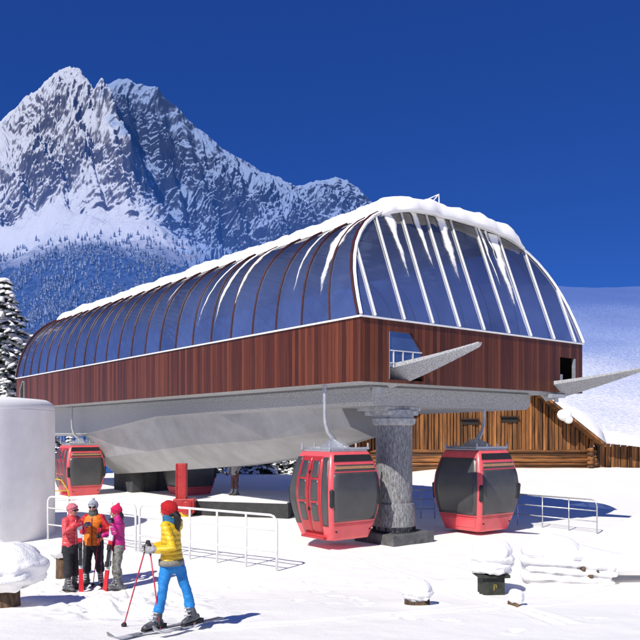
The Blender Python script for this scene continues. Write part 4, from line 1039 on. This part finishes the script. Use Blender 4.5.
x = (61.5 - 320) / 752 * 15.4; stump((x, 15.4, gz(x, 15.4)), .11, .42, .21, .40, 'thin pale stump with a snow ball behind the coral-jacketed skier', 5, off=(-.05, 0))
x = (417 - 320) / 752 * 12.1; stump((x, 12.1, gz(x, 12.1) - .02), .20, .07, .235, .38, 'low stump under a lumpy round snow cap, left of the dark square post', 6, 1)
x = (514 - 320) / 752 * 12.0; stump((x, 12.0, gz(x, 12) - .02), .10, .10, .135, .24, 'smallest snow-capped stump, right of the dark square post', 9, 0, (.03, -.01))
# dark square post with marked front
Y = 13.6; x = (491 - 320) / 752 * Y; PB = empty('marker_post', (x, Y, gz(x, Y) - .03)); PB.rotation_euler = (0, 0, R(4)); tag(PB, 'dark square wooden post with a faded yellow mark under a tall snow cap', 'marker post')
g = MB(); g.box((0, 0, .13), (.40, .36, .42)); g.build('post_block', M['darkbox'], PB, bevel=.012)
g = MB(); g.box((0, 0, .37), (.56, .50, .055)); g.build('top_board', M['darkbox'], PB, bevel=.01)
g = MB(); g.box((.0, -.186, .17), (.012, .008, .11)); g.box((.022, -.186, .215), (.035, .008, .012)); g.box((.04, -.186, .19), (.012, .008, .045)); g.build('painted_mark', M['gold'], PB)
pr = [(.02, 0), (.31, .0), (.35, .06), (.33, .10), (.365, .15), (.345, .20), (.375, .26), (.36, .31), (.37, .38), (.35, .46), (.30, .54), (.22, .59), (.10, .62), (.01, .625)]
g = MB(); g.lathe(prd(pr), (0, 0, .40), 64, .14, 13); crust(g.build('snow_cap', M['snow_cap'], PB, smooth=True), .045, 6., 13)
# layered snow mound on a log pile
Y = 15.0; SMx = (558 - 320) / 752 * Y; SM = empty('snow_mound', (SMx, Y, gz(SMx, Y))); tag(SM, 'layered creased snow mound at the right, like folded sheets', 'snow mound')
g = MB(); q = random.Random(4)
for k, (z, a, b, dep, th) in enumerate(((.0, -.60, .9, .50, .085), (.155, -.66, .95, .53, .085), (.31, -.63, 1.0, .52, .085), (.465, -.67, 1.05, .51, .085), (.62, -.62, .9, .47, .12))):
    ps = []; rd = []
    for i in range(9):
        t = i / 8; xx = a + (b - a) * t; ps.append((xx, .05 * q.uniform(-1, 1), z + .015 * q.uniform(-1, 1) - .10 * t * t * (k / 2))); rd.append((dep * (.75 + .25 * math.sin(math.pi * t)) , th))
    g.loft(ps, rd, (0, 1, 0), 20, True)
g.ell((-.12, .05, .60), (.60, .50, .34)); g.loft([(.4, .05, .45), (1.2, .1, .34), (2.2, .2, .30)], [(.45, .30), (.42, .22), (.4, .2)], (0, 1, 0), 16, True)
remesh(g, 'mound_snow', M['snow_cap'], .02, SM, 2)
g = MB()
for xx, z in ((.35, .33), (.5, .20), (.62, .26)): g.loft([(xx, -.44, z), (xx + .06, .3, z)], [.05, .05], None, 8, True)
g.build('log', M['bark'], SM, smooth=True)

# ------------------------------------------------------------------ people
def V(*a): return Vector(a)
def hand(parent, G, d, s, m, flip=1, scale=1.0):
    """glove closed round a grip at G; d = wrist to knuckles, s = direction of what is held"""
    d = V(*d).normalized(); s = V(*s); s = (s - d * s.dot(d)).normalized(); n = s.cross(d) * flip; G = V(*G); k = scale
    w0 = G - d * .075 * k - n * .032 * k; g = MB()
    g.loft([w0, w0 + d * .045 * k, w0 + d * .085 * k], [(.030 * k, .020 * k), (.042 * k, .020 * k), (.043 * k, .017 * k)], s, 12, True)
    for i, (ln, rd) in enumerate(((.9, .0105), (1., .011), (.95, .0105), (.78, .009))):
        p = w0 + d * .088 * k + s * (i - 1.5) * .0225 * k; pts = [p - d * .02 * k]; ang = 12
        for seg, bend in ((.040, 25), (.030, 62), (.024, 52)):
            ang += bend; dr = d * math.cos(R(ang)) + n * math.sin(R(ang)); p = p + dr * seg * ln * k; pts.append(p)
        g.loft(pts, [rd * 1.1 * k, rd * 1.1 * k, rd * k, rd * .9 * k], s, 8, True)
    b = w0 + d * .022 * k + s * .034 * k
    g.loft([b, b + (d * .4 + s * .5 + n * .5) * .04 * k, b + (d * .55 + s * .3 + n * 1.0) * .058 * k, b + (d * .75 + n * 1.35 - s * .1) * .056 * k], [.015 * k, .0135 * k, .012 * k, .010 * k], d, 8, True)
    o = remesh(g, 'glove', m, .0045, parent, 1)
    return w0, o
def head(P, c, yaw, pitch=0, tilt=0, hs=1.0):
    """c = centre of the head, returns the face frame"""
    rot = Matrix.Rotation(yaw, 3, 'Z') @ Matrix.Rotation(tilt, 3, 'Y') @ Matrix.Rotation(pitch, 3, 'X')
    T = lambda x, y, z: V(*c) + rot @ V(x * hs, y * hs, z * hs)      # local: face looks along -y
    return rot, T
def add_head(g, c, rot, T, hs):
    g.ell(c, (.076 * hs, .093 * hs, .108 * hs), 18, 12, rot); g.ell(T(0, -.022, -.058), (.055 * hs, .062 * hs, .056 * hs), 14, 10, rot)
    g.ell(T(0, -.062, -.092), (.024 * hs, .022 * hs, .020 * hs), 10, 8, rot)
    g.loft([T(0, -.085, .012), T(0, -.103, -.016), T(0, -.112, -.034)], [.010 * hs, .012 * hs, .0145 * hs], rot @ V(1, 0, 0), 8, True)
    for sx in (-1, 1): g.ell(T(sx * .038, -.072, -.030), (.022 * hs, .02 * hs, .022 * hs), 8, 6, rot); g.ell(T(sx * .076, .004, -.012), (.010 * hs, .020 * hs, .03 * hs), 8, 6, rot)
    g.ell(T(0, -.085, -.062), (.024 * hs, .012 * hs, .011 * hs), 8, 6, rot)
def boot(P, a, fdir, shin, m='boot'):
    """a = ankle point on the ground line; fdir = toe direction; shin = point on the lower leg"""
    a = V(*a); f = V(fdir[0], fdir[1], fdir[2] if len(fdir) > 2 else 0).normalized(); up = (V(*shin) - a).normalized(); sd = f.cross(up).normalized(); upn = sd.cross(f)
    g = MB(); g.loft([a - f * .085 + upn * .055, a + f * .03 + upn * .062, a + f * .13 + upn * .05, a + f * .19 + upn * .042], [(.041, .045), (.045, .052), (.045, .041), (.040, .030)], sd, 12, True)
    top = a + up * .28
    g.loft([a + upn * .06 - f * .02, a + up * .2 + f * .005, top], [(.055, .064), (.055, .062), (.056, .060)], sd, 12, True)
    b = remesh(g, 'ski_boot', M[m], .010, P, 2)
    g = MB(); g.loft([a - f * .11 + upn * .006, a + f * .215 + upn * .006], [(.045, .014), (.042, .014)], sd, 10, True); g.build('boot_sole', M['black'], b, smooth=True)
    for t, o in ((.11, .066), (.155, .064), (.20, .062)):
        c = a + up * t + f * (.010 if t > .15 else .04); k = MB(); k.bar(c + f * o * .82 - sd * .040, c + f * o * .82 + sd * .044, .022, .014, up); k.build('buckle', M['buckle'], b)
    return top
def limb_chain(g, pts, rads, side=None, seg=12):
    P_ = [V(*p) for p in pts]; out = [P_[0]]; rr_ = [rads[0]]
    for i in range(1, len(P_)):
        out += [P_[i - 1].lerp(P_[i], .5), P_[i]]; rr_ += [(rads[i - 1] + rads[i]) / 2 * 1.03, rads[i]]
    g.loft(out, rr_, side, seg, True)

def person(loc, label, yaw, hips, knees, ankles, toes, torso, elbows, wrists, headc, hyaw, mats, hs=1.0, hpitch=0, pants_loose=1.0, jacket_len=.80, hands=None, jmat2=None, group=None, z_boot=True, puff=1.0, skirt=None, htilt=0, cuff=.30):
    """all joints in metres, world axes, origin at the feet. torso = list of (x, y, z, half width, half depth)"""
    P = empty('person', loc); tag(P, label, 'person', group)
    sd = V(math.cos(yaw), math.sin(yaw), 0)
    sh = [V(torso[-2][0], torso[-2][1], torso[-2][2]) + sd * (s_ * (torso[-2][3] - .03)) for s_ in (-1, 1)]
    hc = V(*headc); rot, T = head(P, hc, hyaw, hpitch, htilt, hs)
    # the body itself: one continuous surface
    g = MB(); add_head(g, hc, rot, T, hs)
    nb = V(torso[-1][0], torso[-1][1], torso[-1][2])
    g.loft([nb - V(0, 0, .08), nb, T(0, .018, -.075)], [.058, .05, .052], sd, 12, True)
    g.loft([V(t[0], t[1], t[2]) for t in torso], [(t[3] * .78, t[4] * .78) for t in torso], sd, 14, True, True)
    for k in (0, 1):
        limb_chain(g, [sh[k], elbows[k], wrists[k]], [.036, .029, .022], None, 10)
        limb_chain(g, [hips[k], knees[k], ankles[k]], [.060, .042, .032], sd, 10)
        g.loft([V(*ankles[k]) + V(0, 0, .03), V(*ankles[k]) + V(toes[k][0], toes[k][1], 0) * .06 + V(0, 0, .03)], [.026, .022], None, 8, True)
    remesh(g, 'body', M['skin'], .011, P, 1)
    # trousers
    g = MB(); hm = (V(*hips[0]) + V(*hips[1])) / 2
    g.loft([hm - V(0, 0, .06), hm + V(0, 0, .06), hm + V(0, 0, .16)], [(.14 * min(1, pants_loose), .115 * min(1, pants_loose)), (.158 * min(1, pants_loose), .122 * min(1, pants_loose)), (.145 * min(1, pants_loose), .11 * min(1, pants_loose))], sd, 16, True)
    for k in (0, 1):
        a = V(*ankles[k]); kn = V(*knees[k]); end = a + (kn - a).normalized() * cuff
        limb_chain(g, [hips[k], knees[k], end], [.096 * pants_loose, .072 * pants_loose, .080 * pants_loose], sd, 14)
    remesh(g, 'trousers', M[mats['pants']], .011, P, 2)
    for k in (0, 1): boot(P, ankles[k], toes[k], knees[k])
    # jacket
    g = MB(); g.loft([V(t[0], t[1], t[2]) for t in torso], [(t[3] * puff, t[4] * puff) for t in torso], sd, 18, True, True)
    arms = MB() if jmat2 else g
    for k in (0, 1):
        limb_chain(arms, [sh[k], elbows[k], wrists[k]], [.064 * puff, .056 * puff, .045 * puff], None, 12)
        arms.ell(sh[k] + V(0, 0, .005), (.066 * puff, .066 * puff, .058 * puff), 12, 8)
    g.loft([nb - V(0, 0, .03), nb + V(0, 0, .035)], [(.078, .082), (.072, .076)], sd, 14, True)
    J = remesh(g, 'jacket', M[mats['jacket']], .0105, P, 2)
    if jmat2: remesh(arms, 'sleeve', M[jmat2], .0105, J, 2)
    t0 = torso[0]
    if mats.get('hem'):
        h_ = MB(); h_.loft([V(t0[0], t0[1], t0[2] - .015), V(t0[0], t0[1], t0[2] + .055)], [(t0[3] * puff + .004, t0[4] * puff + .004)] * 2, sd, 24, False); h_.build('jacket_hem', M[mats['hem']], J, smooth=True)
    if mats.get('zip'):
        f = V(math.sin(yaw), -math.cos(yaw), 0); h_ = MB()
        ps = [V(t[0], t[1], t[2]) + f * (t[4] * puff + .001) for t in torso[:-1]]; h_.loft(ps, [.007] * len(ps), sd, 6, True); h_.build('zip', M[mats['zip']], J, smooth=True)
    if skirt:
        h_ = MB(); h_.loft([hm - V(0, 0, .13), hm, hm + V(0, 0, .1)], [(.178, .148), (.172, .142), (.15, .12)], sd, 18, True, True); remesh(h_, 'skirt', M[skirt], .011, P, 2)
    return P, rot, T, hc
def beanie(P, rot, T, m, hs=1., tall=0., pom=None):
    g = MB(); g.ell(T(0, .010, .030), (.090 * hs, .106 * hs, .100 * hs), 20, 14, rot)
    g.loft([T(0, -.002, .012), T(0, .008, .040)], [(.091 * hs, .106 * hs), (.092 * hs, .107 * hs)], rot @ V(1, 0, 0), 22, True)
    if tall: g.loft([T(0, .02, .08), T(0, .03, .08 + tall), T(.0, .045, .10 + tall * 1.25)], [.07 * hs, .042 * hs, .018 * hs], None, 12, True)
    # keep the face free
    o = remesh(g, 'hat', m, .009, P, 2)
    g = MB(); g.loft([T(0, -.008, .018), T(0, .004, .048)], [(.096 * hs, .110 * hs), (.096 * hs, .110 * hs)], rot @ V(1, 0, 0), 24, False); g.build('hat_brim', m, o, smooth=True)
    if pom: b = MB(); b.ell(T(0, .02, .145), (.03, .03, .028)); b.build('pompom', pom, o, smooth=True)
    return o
def glasses(P, rot, T):
    g = MB()
    for sx in (-1, 1):
        g.ell(T(sx * .036, -.094, .000), (.034, .012, .022), 12, 8, rot); g.bar(T(sx * .066, -.085, .004), T(sx * .082, .0, .008), .008, .010)
    g.bar(T(-.02, -.102, .004), T(.02, -.102, .004), .01, .008); g.build('sunglasses', M['lens'], P, smooth=True)
def eyes(P, rot, T):
    for sx in (-1, 1): g = MB(); g.ell(T(sx * .031, -.084, .002), (.012, .008, .008), 8, 6, rot); g.build('eye', M['lens'], P, smooth=True)
    g = MB(); g.ell(T(0, -.094, -.062), (.021, .006, .007), 8, 6, rot); g.build('mouth', M['lip'], P, smooth=True)

def ski_pole(tip, grip, label, m, top=.10):
    tip = V(*tip); grip = V(*grip); d = (grip - tip).normalized(); T = empty('ski_pole', tip); tag(T, label, 'ski pole'); L_ = (grip - tip).length
    g = MB(); g.loft([V(0, 0, 0), d * .03, d * L_], [.004, .0085, .0095], None, 8, False); g.build('shaft', m, T, smooth=True)
    g = MB(); g.loft([d * (L_ - .06), d * (L_ + .02), d * (L_ + top)], [.015, .016, .019], None, 10, True); g.build('grip', M['black'], T, smooth=True)
    s = d.orthogonal().normalized(); g = MB(); g.loft([d * .065, d * .075], [.038, .03], s, 12, True); g.build('basket', M['blackglove'], T, smooth=True)
    a = d * (L_ + top * .8); g = MB(); q = s; g.tube([a, a + q * .05 - d * .05, a + q * .05 - d * .14, a - d * .12], .006, 6); g.build('strap', M['black'], T, smooth=True)
    return T
def ski_mesh(L_, wd=.045):
    """ski along +z standing on its tail, base toward +y"""
    g = MB(); n = 24; vs = []
    for k in range(n + 1):
        t = k / n; z = L_ * t; w_ = wd * (1.0 - .28 * math.sin(math.pi * t) + .12 * t) * (1 if t < .9 else math.sqrt(max(.02, 1 - ((t - .9) / .1) ** 2)))
        y = .10 * max(0, (t - .86) / .14) ** 2 * -1 ; vs += [(-w_, y - .008, z), (w_, y - .008, z), (w_, y + .008, z), (-w_, y + .008, z)]
    fs = [(k * 4 + j, k * 4 + (j + 1) % 4, (k + 1) * 4 + (j + 1) % 4, (k + 1) * 4 + j) for k in range(n) for j in range(4)] + [(0, 1, 2, 3), tuple(range(n * 4, n * 4 + 4))]
    o = len(g.f); g.add(vs, fs)
    for i in range(n * 4):
        t = (i // 4) / n; g.m[o + i] = 0 if (t < .30 or .60 < t < .74 or t > .95) else 1
    return g
def bindings(z, rot, off):
    g = MB(); 
    for dz, h in ((.0, .05), (.32, .06)): g.box(V(0, -.035, z + dz), (.06, .055, .10))
    g.box(V(0, -.018, z + .16), (.055, .02, .4)); g.v = [tuple(rot @ V(*p) + off) for p in g.v]; return g
def ski_pair(foot, top, label, yaw):
    foot = V(*foot); top = V(*top); d = (top - foot); L_ = d.length; d.normalize(); T = empty('ski_pair', foot); tag(T, label, 'skis')
    x = (V(math.cos(yaw), math.sin(yaw), 0)); x = (x - d * x.dot(d)).normalized(); y = d.cross(x); rot = Matrix((x, y, d)).transposed()
    for s_ in (1, -1):
        r2 = rot @ Matrix.Rotation(0 if s_ == 1 else math.pi, 3, 'Z'); off = y * (-.011 * s_)
        g = ski_mesh(L_); g.v = [tuple(r2 @ V(*p) + off) for p in g.v]; sk = g.build('ski', [M['skired'], M['skiwhite']], T)
        bindings(L_ * .42, r2, off).build('binding', M['blackpants'], sk)
    return T
def ski_flat(c, f, up, label, L_=1.55):
    c = V(*c); f = V(*f).normalized(); sd = f.cross(V(*up)).normalized(); u = sd.cross(f); T = empty('ski', c); tag(T, label, 'ski')
    rot = Matrix((sd, -u, f)).transposed(); off = -f * L_ * .46
    g = ski_mesh(L_, .05); g.v = [tuple(rot @ V(*p) + off) for p in g.v]; g.build('runner', [M['skidark'], M['skiwhite']], T)
    bindings(L_ * .46 - .17, rot, off).build('binding', M['blackpants'], T); return T

def stdtorso(x, y, yaw, lean=(0, 0), z0=.80, w=1.0, s=1.0):
    rows = [(z0, .170, .128), (.92, .166, .125), (1.03, .158, .120), (1.15, .168, .126), (1.26, .182, .130), (1.345, .165, .105), (1.405, .085, .078)]
    return [(x + lean[0] * (z - .85), y + lean[1] * (z - .85), z * s, a * w, b * w) for z, a, b in rows]
# --- skier in coral, facing right
def sp(px, Y): return (px - 320) / 752 * Y
Y1 = 14.15; X1 = sp(70.5, Y1); yaw = R(62)
f = V(math.sin(yaw), -math.cos(yaw), 0); sd = V(math.cos(yaw), math.sin(yaw), 0)
def rel(a, b, z): return tuple(sd * a + f * b + V(0, 0, z))      # a = to its left side (+sd), b = forward
o1 = (X1, Y1, gz(X1, Y1) - .02)
G1a = rel(-.02, .26, 1.30); G1b = rel(.02, .27, 1.15)
w1a, _ = V(0, 0, 0), None
P1, rot, T, hc = person(o1, 'skier in a coral puffer jacket and pink knit hat, leftmost of the group', yaw,
    [rel(-.085, 0, .86), rel(.085, 0, .86)], [rel(-.095, .05, .48), rel(.10, .02, .48)], [rel(-.11, .03, .035), rel(.12, -.03, .035)], [(f + sd * -.15).to_tuple(), (f + sd * .2).to_tuple()],
    stdtorso(0, 0, yaw, (f.x * .04, f.y * .04), .82), [rel(-.24, .10, 1.13), rel(.24, .10, 1.10)], [rel(-.06, .19, 1.28), rel(.07, .20, 1.12)],
    rel(0, .045, 1.535), R(70), dict(jacket='coral', pants='blackpants', zip='white'), skirt='blackpants', puff=1.05)
hand(P1, G1a, (V(*G1a) - V(*rel(-.20, .12, 1.14))), (0, 0, 1), M['redglove'], 1, 1.1); hand(P1, G1b, (V(*G1b) - V(*rel(.2, .12, 1.1))), (0, 0, 1), M['redglove'], -1, 1.1)
beanie(P1, rot, T, M['pinkhat'], 1.0, 0, None); glasses(P1, rot, T)
g = MB(); g.ell(T(0, -.094, -.062), (.021, .006, .007), 8, 6, rot); g.build('mouth', M['lip'], P1, smooth=True)
s1 = V(*o1) + V(*rel(0, .275, 0)); ski_pair((s1.x + .01, s1.y - .02, gz(s1.x, s1.y) - .02), (s1.x - .03, s1.y, o1[2] + 1.37), 'red and white ski pair standing upright before the coral-jacketed skier', R(10))
# --- man in orange, facing the camera
Y2 = 14.75; X2 = sp(93.5, Y2); yaw = R(4); f = V(math.sin(yaw), -math.cos(yaw), 0); sd = V(math.cos(yaw), math.sin(yaw), 0)
o2 = (X2, Y2, gz(X2, Y2) - .02)
Gp = rel(.17, .22, 1.12)
P2, rot, T, hc = person(o2, 'skier in orange jacket with red sleeves and patterned grey hat, middle of the group', yaw,
    [rel(-.09, 0, .86), rel(.09, 0, .86)], [rel(-.12, .03, .47), rel(.12, .03, .47)], [rel(-.14, 0, .035), rel(.15, 0, .035)], [(f - sd * .25).to_tuple(), (f + sd * .25).to_tuple()],
    stdtorso(0, 0, yaw, (0, 0), .80, 1.08, 1.0), [rel(-.30, .06, 1.12), rel(.30, .06, 1.10)], [rel(-.09, .22, 1.20), rel(.20, .18, 1.07)],
    rel(0, .02, 1.555), R(4), dict(jacket='orange', pants='blackpants', zip='black'), jmat2='redsleeve', pants_loose=1.12, puff=1.04)
hand(P2, rel(-.035, .25, 1.23), (V(*rel(-.03, .25, 1.24)) - V(*rel(-.25, .1, 1.13))), (0, .3, 1), M['greyglove'], 1, 1.08)
hand(P2, Gp, (V(*Gp) - V(*rel(.29, .06, 1.08))), (.1, 0, 1), M['redglove'], -1, 1.1)
beanie(P2, rot, T, M['greyhat'], 1.03, 0, M['greyhat']); glasses(P2, rot, T)
g = MB(); g.ell(T(0, -.094, -.062), (.021, .006, .007), 8, 6, rot); g.build('mouth', M['lip'], P2, smooth=True)
g = MB(); g.loft([V(0, -.01, 1.40), V(0, -.015, 1.46)], [(.098, .10), (.088, .092)], (1, 0, 0), 20, True); remesh(g, 'scarf', M['greyscarf'], .01, P2, 1)
gp = V(*o2) + V(*Gp)
ski_pole((gp.x - .13, gp.y - .03, gz(gp.x, gp.y) - .03), (gp.x - .005, gp.y, gp.z), 'red ski pole slanting in front of the orange-jacketed skier', M['polered'])
ski_pole((gp.x + .03, gp.y - .01, gz(gp.x, gp.y) - .03), (gp.x + .02, gp.y + .01, gp.z), 'purple ski pole held upright by the orange-jacketed skier', M['polepurple'])
# --- skier in magenta, facing left
Y3 = 14.4; X3 = sp(118.5, Y3); yaw = R(-75); f = V(math.sin(yaw), -math.cos(yaw), 0); sd = V(math.cos(yaw), math.sin(yaw), 0)
o3 = (X3, Y3, gz(X3, Y3) - .02)
Ga = rel(-.10, .22, 1.37); Gb = rel(-.20, .34, 1.05)
ga = V(*o3) + V(-.115, -.16, 1.36)
P3, rot, T, hc = person(o3, 'skier in a magenta jacket, hot pink hat and camouflage trousers, rightmost of the group', yaw,
    [rel(-.085, 0, .85), rel(.085, 0, .85)], [rel(-.10, .05, .47), rel(.10, .03, .47)], [rel(-.12, .02, .035), rel(.13, -.03, .035)], [(f - sd * .3).to_tuple(), (f + sd * .15).to_tuple()],
    stdtorso(0, 0, yaw, (f.x * .03, f.y * .03), .78), [(-.02, -.26, 1.15), (-.13, .20, 1.10)], [(-.07, -.17, 1.30), (-.31, .05, 1.06)],
    rel(0, .04, 1.52), R(-72), dict(jacket='magenta', pants='camo', zip='black'), pants_loose=1.05)
hand(P3, (-.095, -.16, 1.37), (-.06, .06, .9), (.55, -.5, .1), M['blackglove'], 1, 1.05)
hand(P3, (-.38, .03, 1.05), (-.9, -.25, -.1), (.15, 0, 1), M['blackglove'], 1, 1.05)
beanie(P3, rot, T, M['hotpink'], 1.0, .05); eyes(P3, rot, T)
g = MB(); g.loft([T(0, .07, -.02), T(.01, .10, -.09), T(.01, .10, -.17)], [(.07, .04), (.062, .045), (.035, .03)], rot @ V(1, 0, 0), 12, True); remesh(g, 'hair', M['hair'], .009, P3, 1)
s3 = V(*o3); ski_pair((s3.x - .215, s3.y - .18, gz(s3.x - .2, s3.y - .18) - .02), (s3.x - .055, s3.y - .19, s3.z + 1.33), 'red and white ski pair leaning in front of the magenta-jacketed skier', R(-12))
# --- skier in yellow, striding left in the foreground
Y4 = 9.5; X4 = sp(172, Y4); yaw = R(-112); f = V(math.sin(yaw), -math.cos(yaw), 0); sd = V(math.cos(yaw), math.sin(yaw), 0)
z4 = gz(X4, Y4) + .02; o4 = (X4, Y4, z4)
fa = V(-.185, -.12, .02); ra = V(.255, .10, .03)        # boots
WA = V(-.33, -.02, 1.045); WB = V(-.235, -.20, 1.055)
P4, rot, T, hc = person(o4, 'skier in a yellow puffer jacket, red hat and blue trousers, striding left on skis', yaw,
    [(-.06, -.06, .86), (.06, .06, .86)], [(-.10, -.11, .49), (.165, .10, .49)], [tuple(fa + V(0, 0, .05)), tuple(ra + V(0, 0, .05))], [(-.50, -.86, 0), (-.46, -.88, 0)],
    [(-.01, -.005, .85, .168, .146), (-.005, 0, .93, .158, .134), (0, 0, 1.04, .140, .108), (-.01, 0, 1.15, .148, .112), (-.015, 0, 1.26, .156, .112), (-.02, 0, 1.335, .138, .09), (-.02, 0, 1.40, .078, .072)],
    [(-.02, .22, 1.10), (.055, -.215, 1.075)], [(-.25, .06, 1.05), (-.165, -.205, 1.05)],
    (-.04, .0, 1.515), R(-108), dict(jacket='yellowj', pants='blue', hem='knithem'), cuff=.22, pants_loose=.82, puff=1.0, hpitch=R(-6))
hand(P4, WA, (-.9, -.2, -.1), (.25, .05, 1), M['greyglove'], 1, 1.1); hand(P4, WB, (-.9, 0, -.05), (-.05, 0, 1), M['greyglove'], -1, 1.1)
beanie(P4, rot, T, M['redhat'], 1.03); eyes(P4, rot, T)
g = MB(); g.loft([T(0, .085, -.01), T(.0, .13, -.05), T(-.01, .135, -.14), T(-.02, .125, -.25), T(-.03, .115, -.33)], [(.055, .035), (.055, .042), (.058, .042), (.044, .034), (.012, .012)], rot @ V(1, 0, 0), 12, True)
g.ell(T(0, .05, -.03), (.072, .05, .06), 12, 8, rot); remesh(g, 'ponytail', M['hair'], .008, P4, 1)
g = MB(); g.loft([V(-.025, 0, 1.375), V(-.04, 0, 1.43)], [(.098, .098), (.080, .082)], (1, 0, 0), 20, True); remesh(g, 'scarf', M['scarf'], .009, P4, 1)
g = MB(); g.loft([V(.035, .02, 1.415), V(.085, .03, 1.36), V(.10, .035, 1.29)], [(.085, .04), (.095, .042), (.06, .025)], sd, 12, True); remesh(g, 'hood', M['yellowj'], .01, P4, 2)
b4 = V(*o4)
ga = b4 + WA; gb = b4 + WB
t1 = V(sp(123, 9.9), 9.9, 0); t1.z = gz(t1.x, t1.y) - .03
ski_pole(t1, ga, 'red ski pole stretched forward to the left by the yellow-jacketed skier', M['polered'])
t2 = V(sp(160.5, 9.35), 9.35, 0); t2.z = gz(t2.x, t2.y) + .06
ski_pole(t2, gb, 'red ski pole hanging straight down beside the blue trouser leg', M['polered'])
ski_flat(b4 + fa + V(-.02, 0, .016), (-.45, -.89, .085), (0, 0, 1), 'front ski of the striding skier, pointing to the lower left')
ski_flat(b4 + ra + V(-.02, 0, .016), (-.42, -.90, .085), (0, 0, 1), 'rear ski of the striding skier, under the right boot', 1.5)
# --- person on the platform, seen below the hull
X5 = sp(235, 29.0); yaw = R(-35); f = V(math.sin(yaw), -math.cos(yaw), 0); sd = V(math.cos(yaw), math.sin(yaw), 0)
P5, rot, T, hc = person((X5, 29.0, .545), 'person in brown trousers standing on the snowy platform, upper body behind the hull', yaw,
    [rel(-.085, 0, .86), rel(.085, 0, .86)], [rel(-.09, .03, .47), rel(.09, .03, .47)], [rel(-.09, 0, .035), rel(.11, .02, .035)], [f.to_tuple(), f.to_tuple()],
    stdtorso(0, 0, yaw, (0, 0), .80), [rel(-.27, .02, 1.10), rel(.30, .05, 1.12)], [rel(-.26, .12, .88), rel(.34, .25, .95)],
    rel(0, .03, 1.54), yaw, dict(jacket='greyglove', pants='brown'))
hand(P5, rel(-.26, .16, .82), (0, -.1, -1), (f.x, f.y, 0), M['blackglove'], 1); hand(P5, rel(.35, .32, .92), (f.x, f.y, -.3), (0, 0, 1), M['blackglove'], 1)
beanie(P5, rot, T, M['greyhat']); eyes(P5, rot, T)
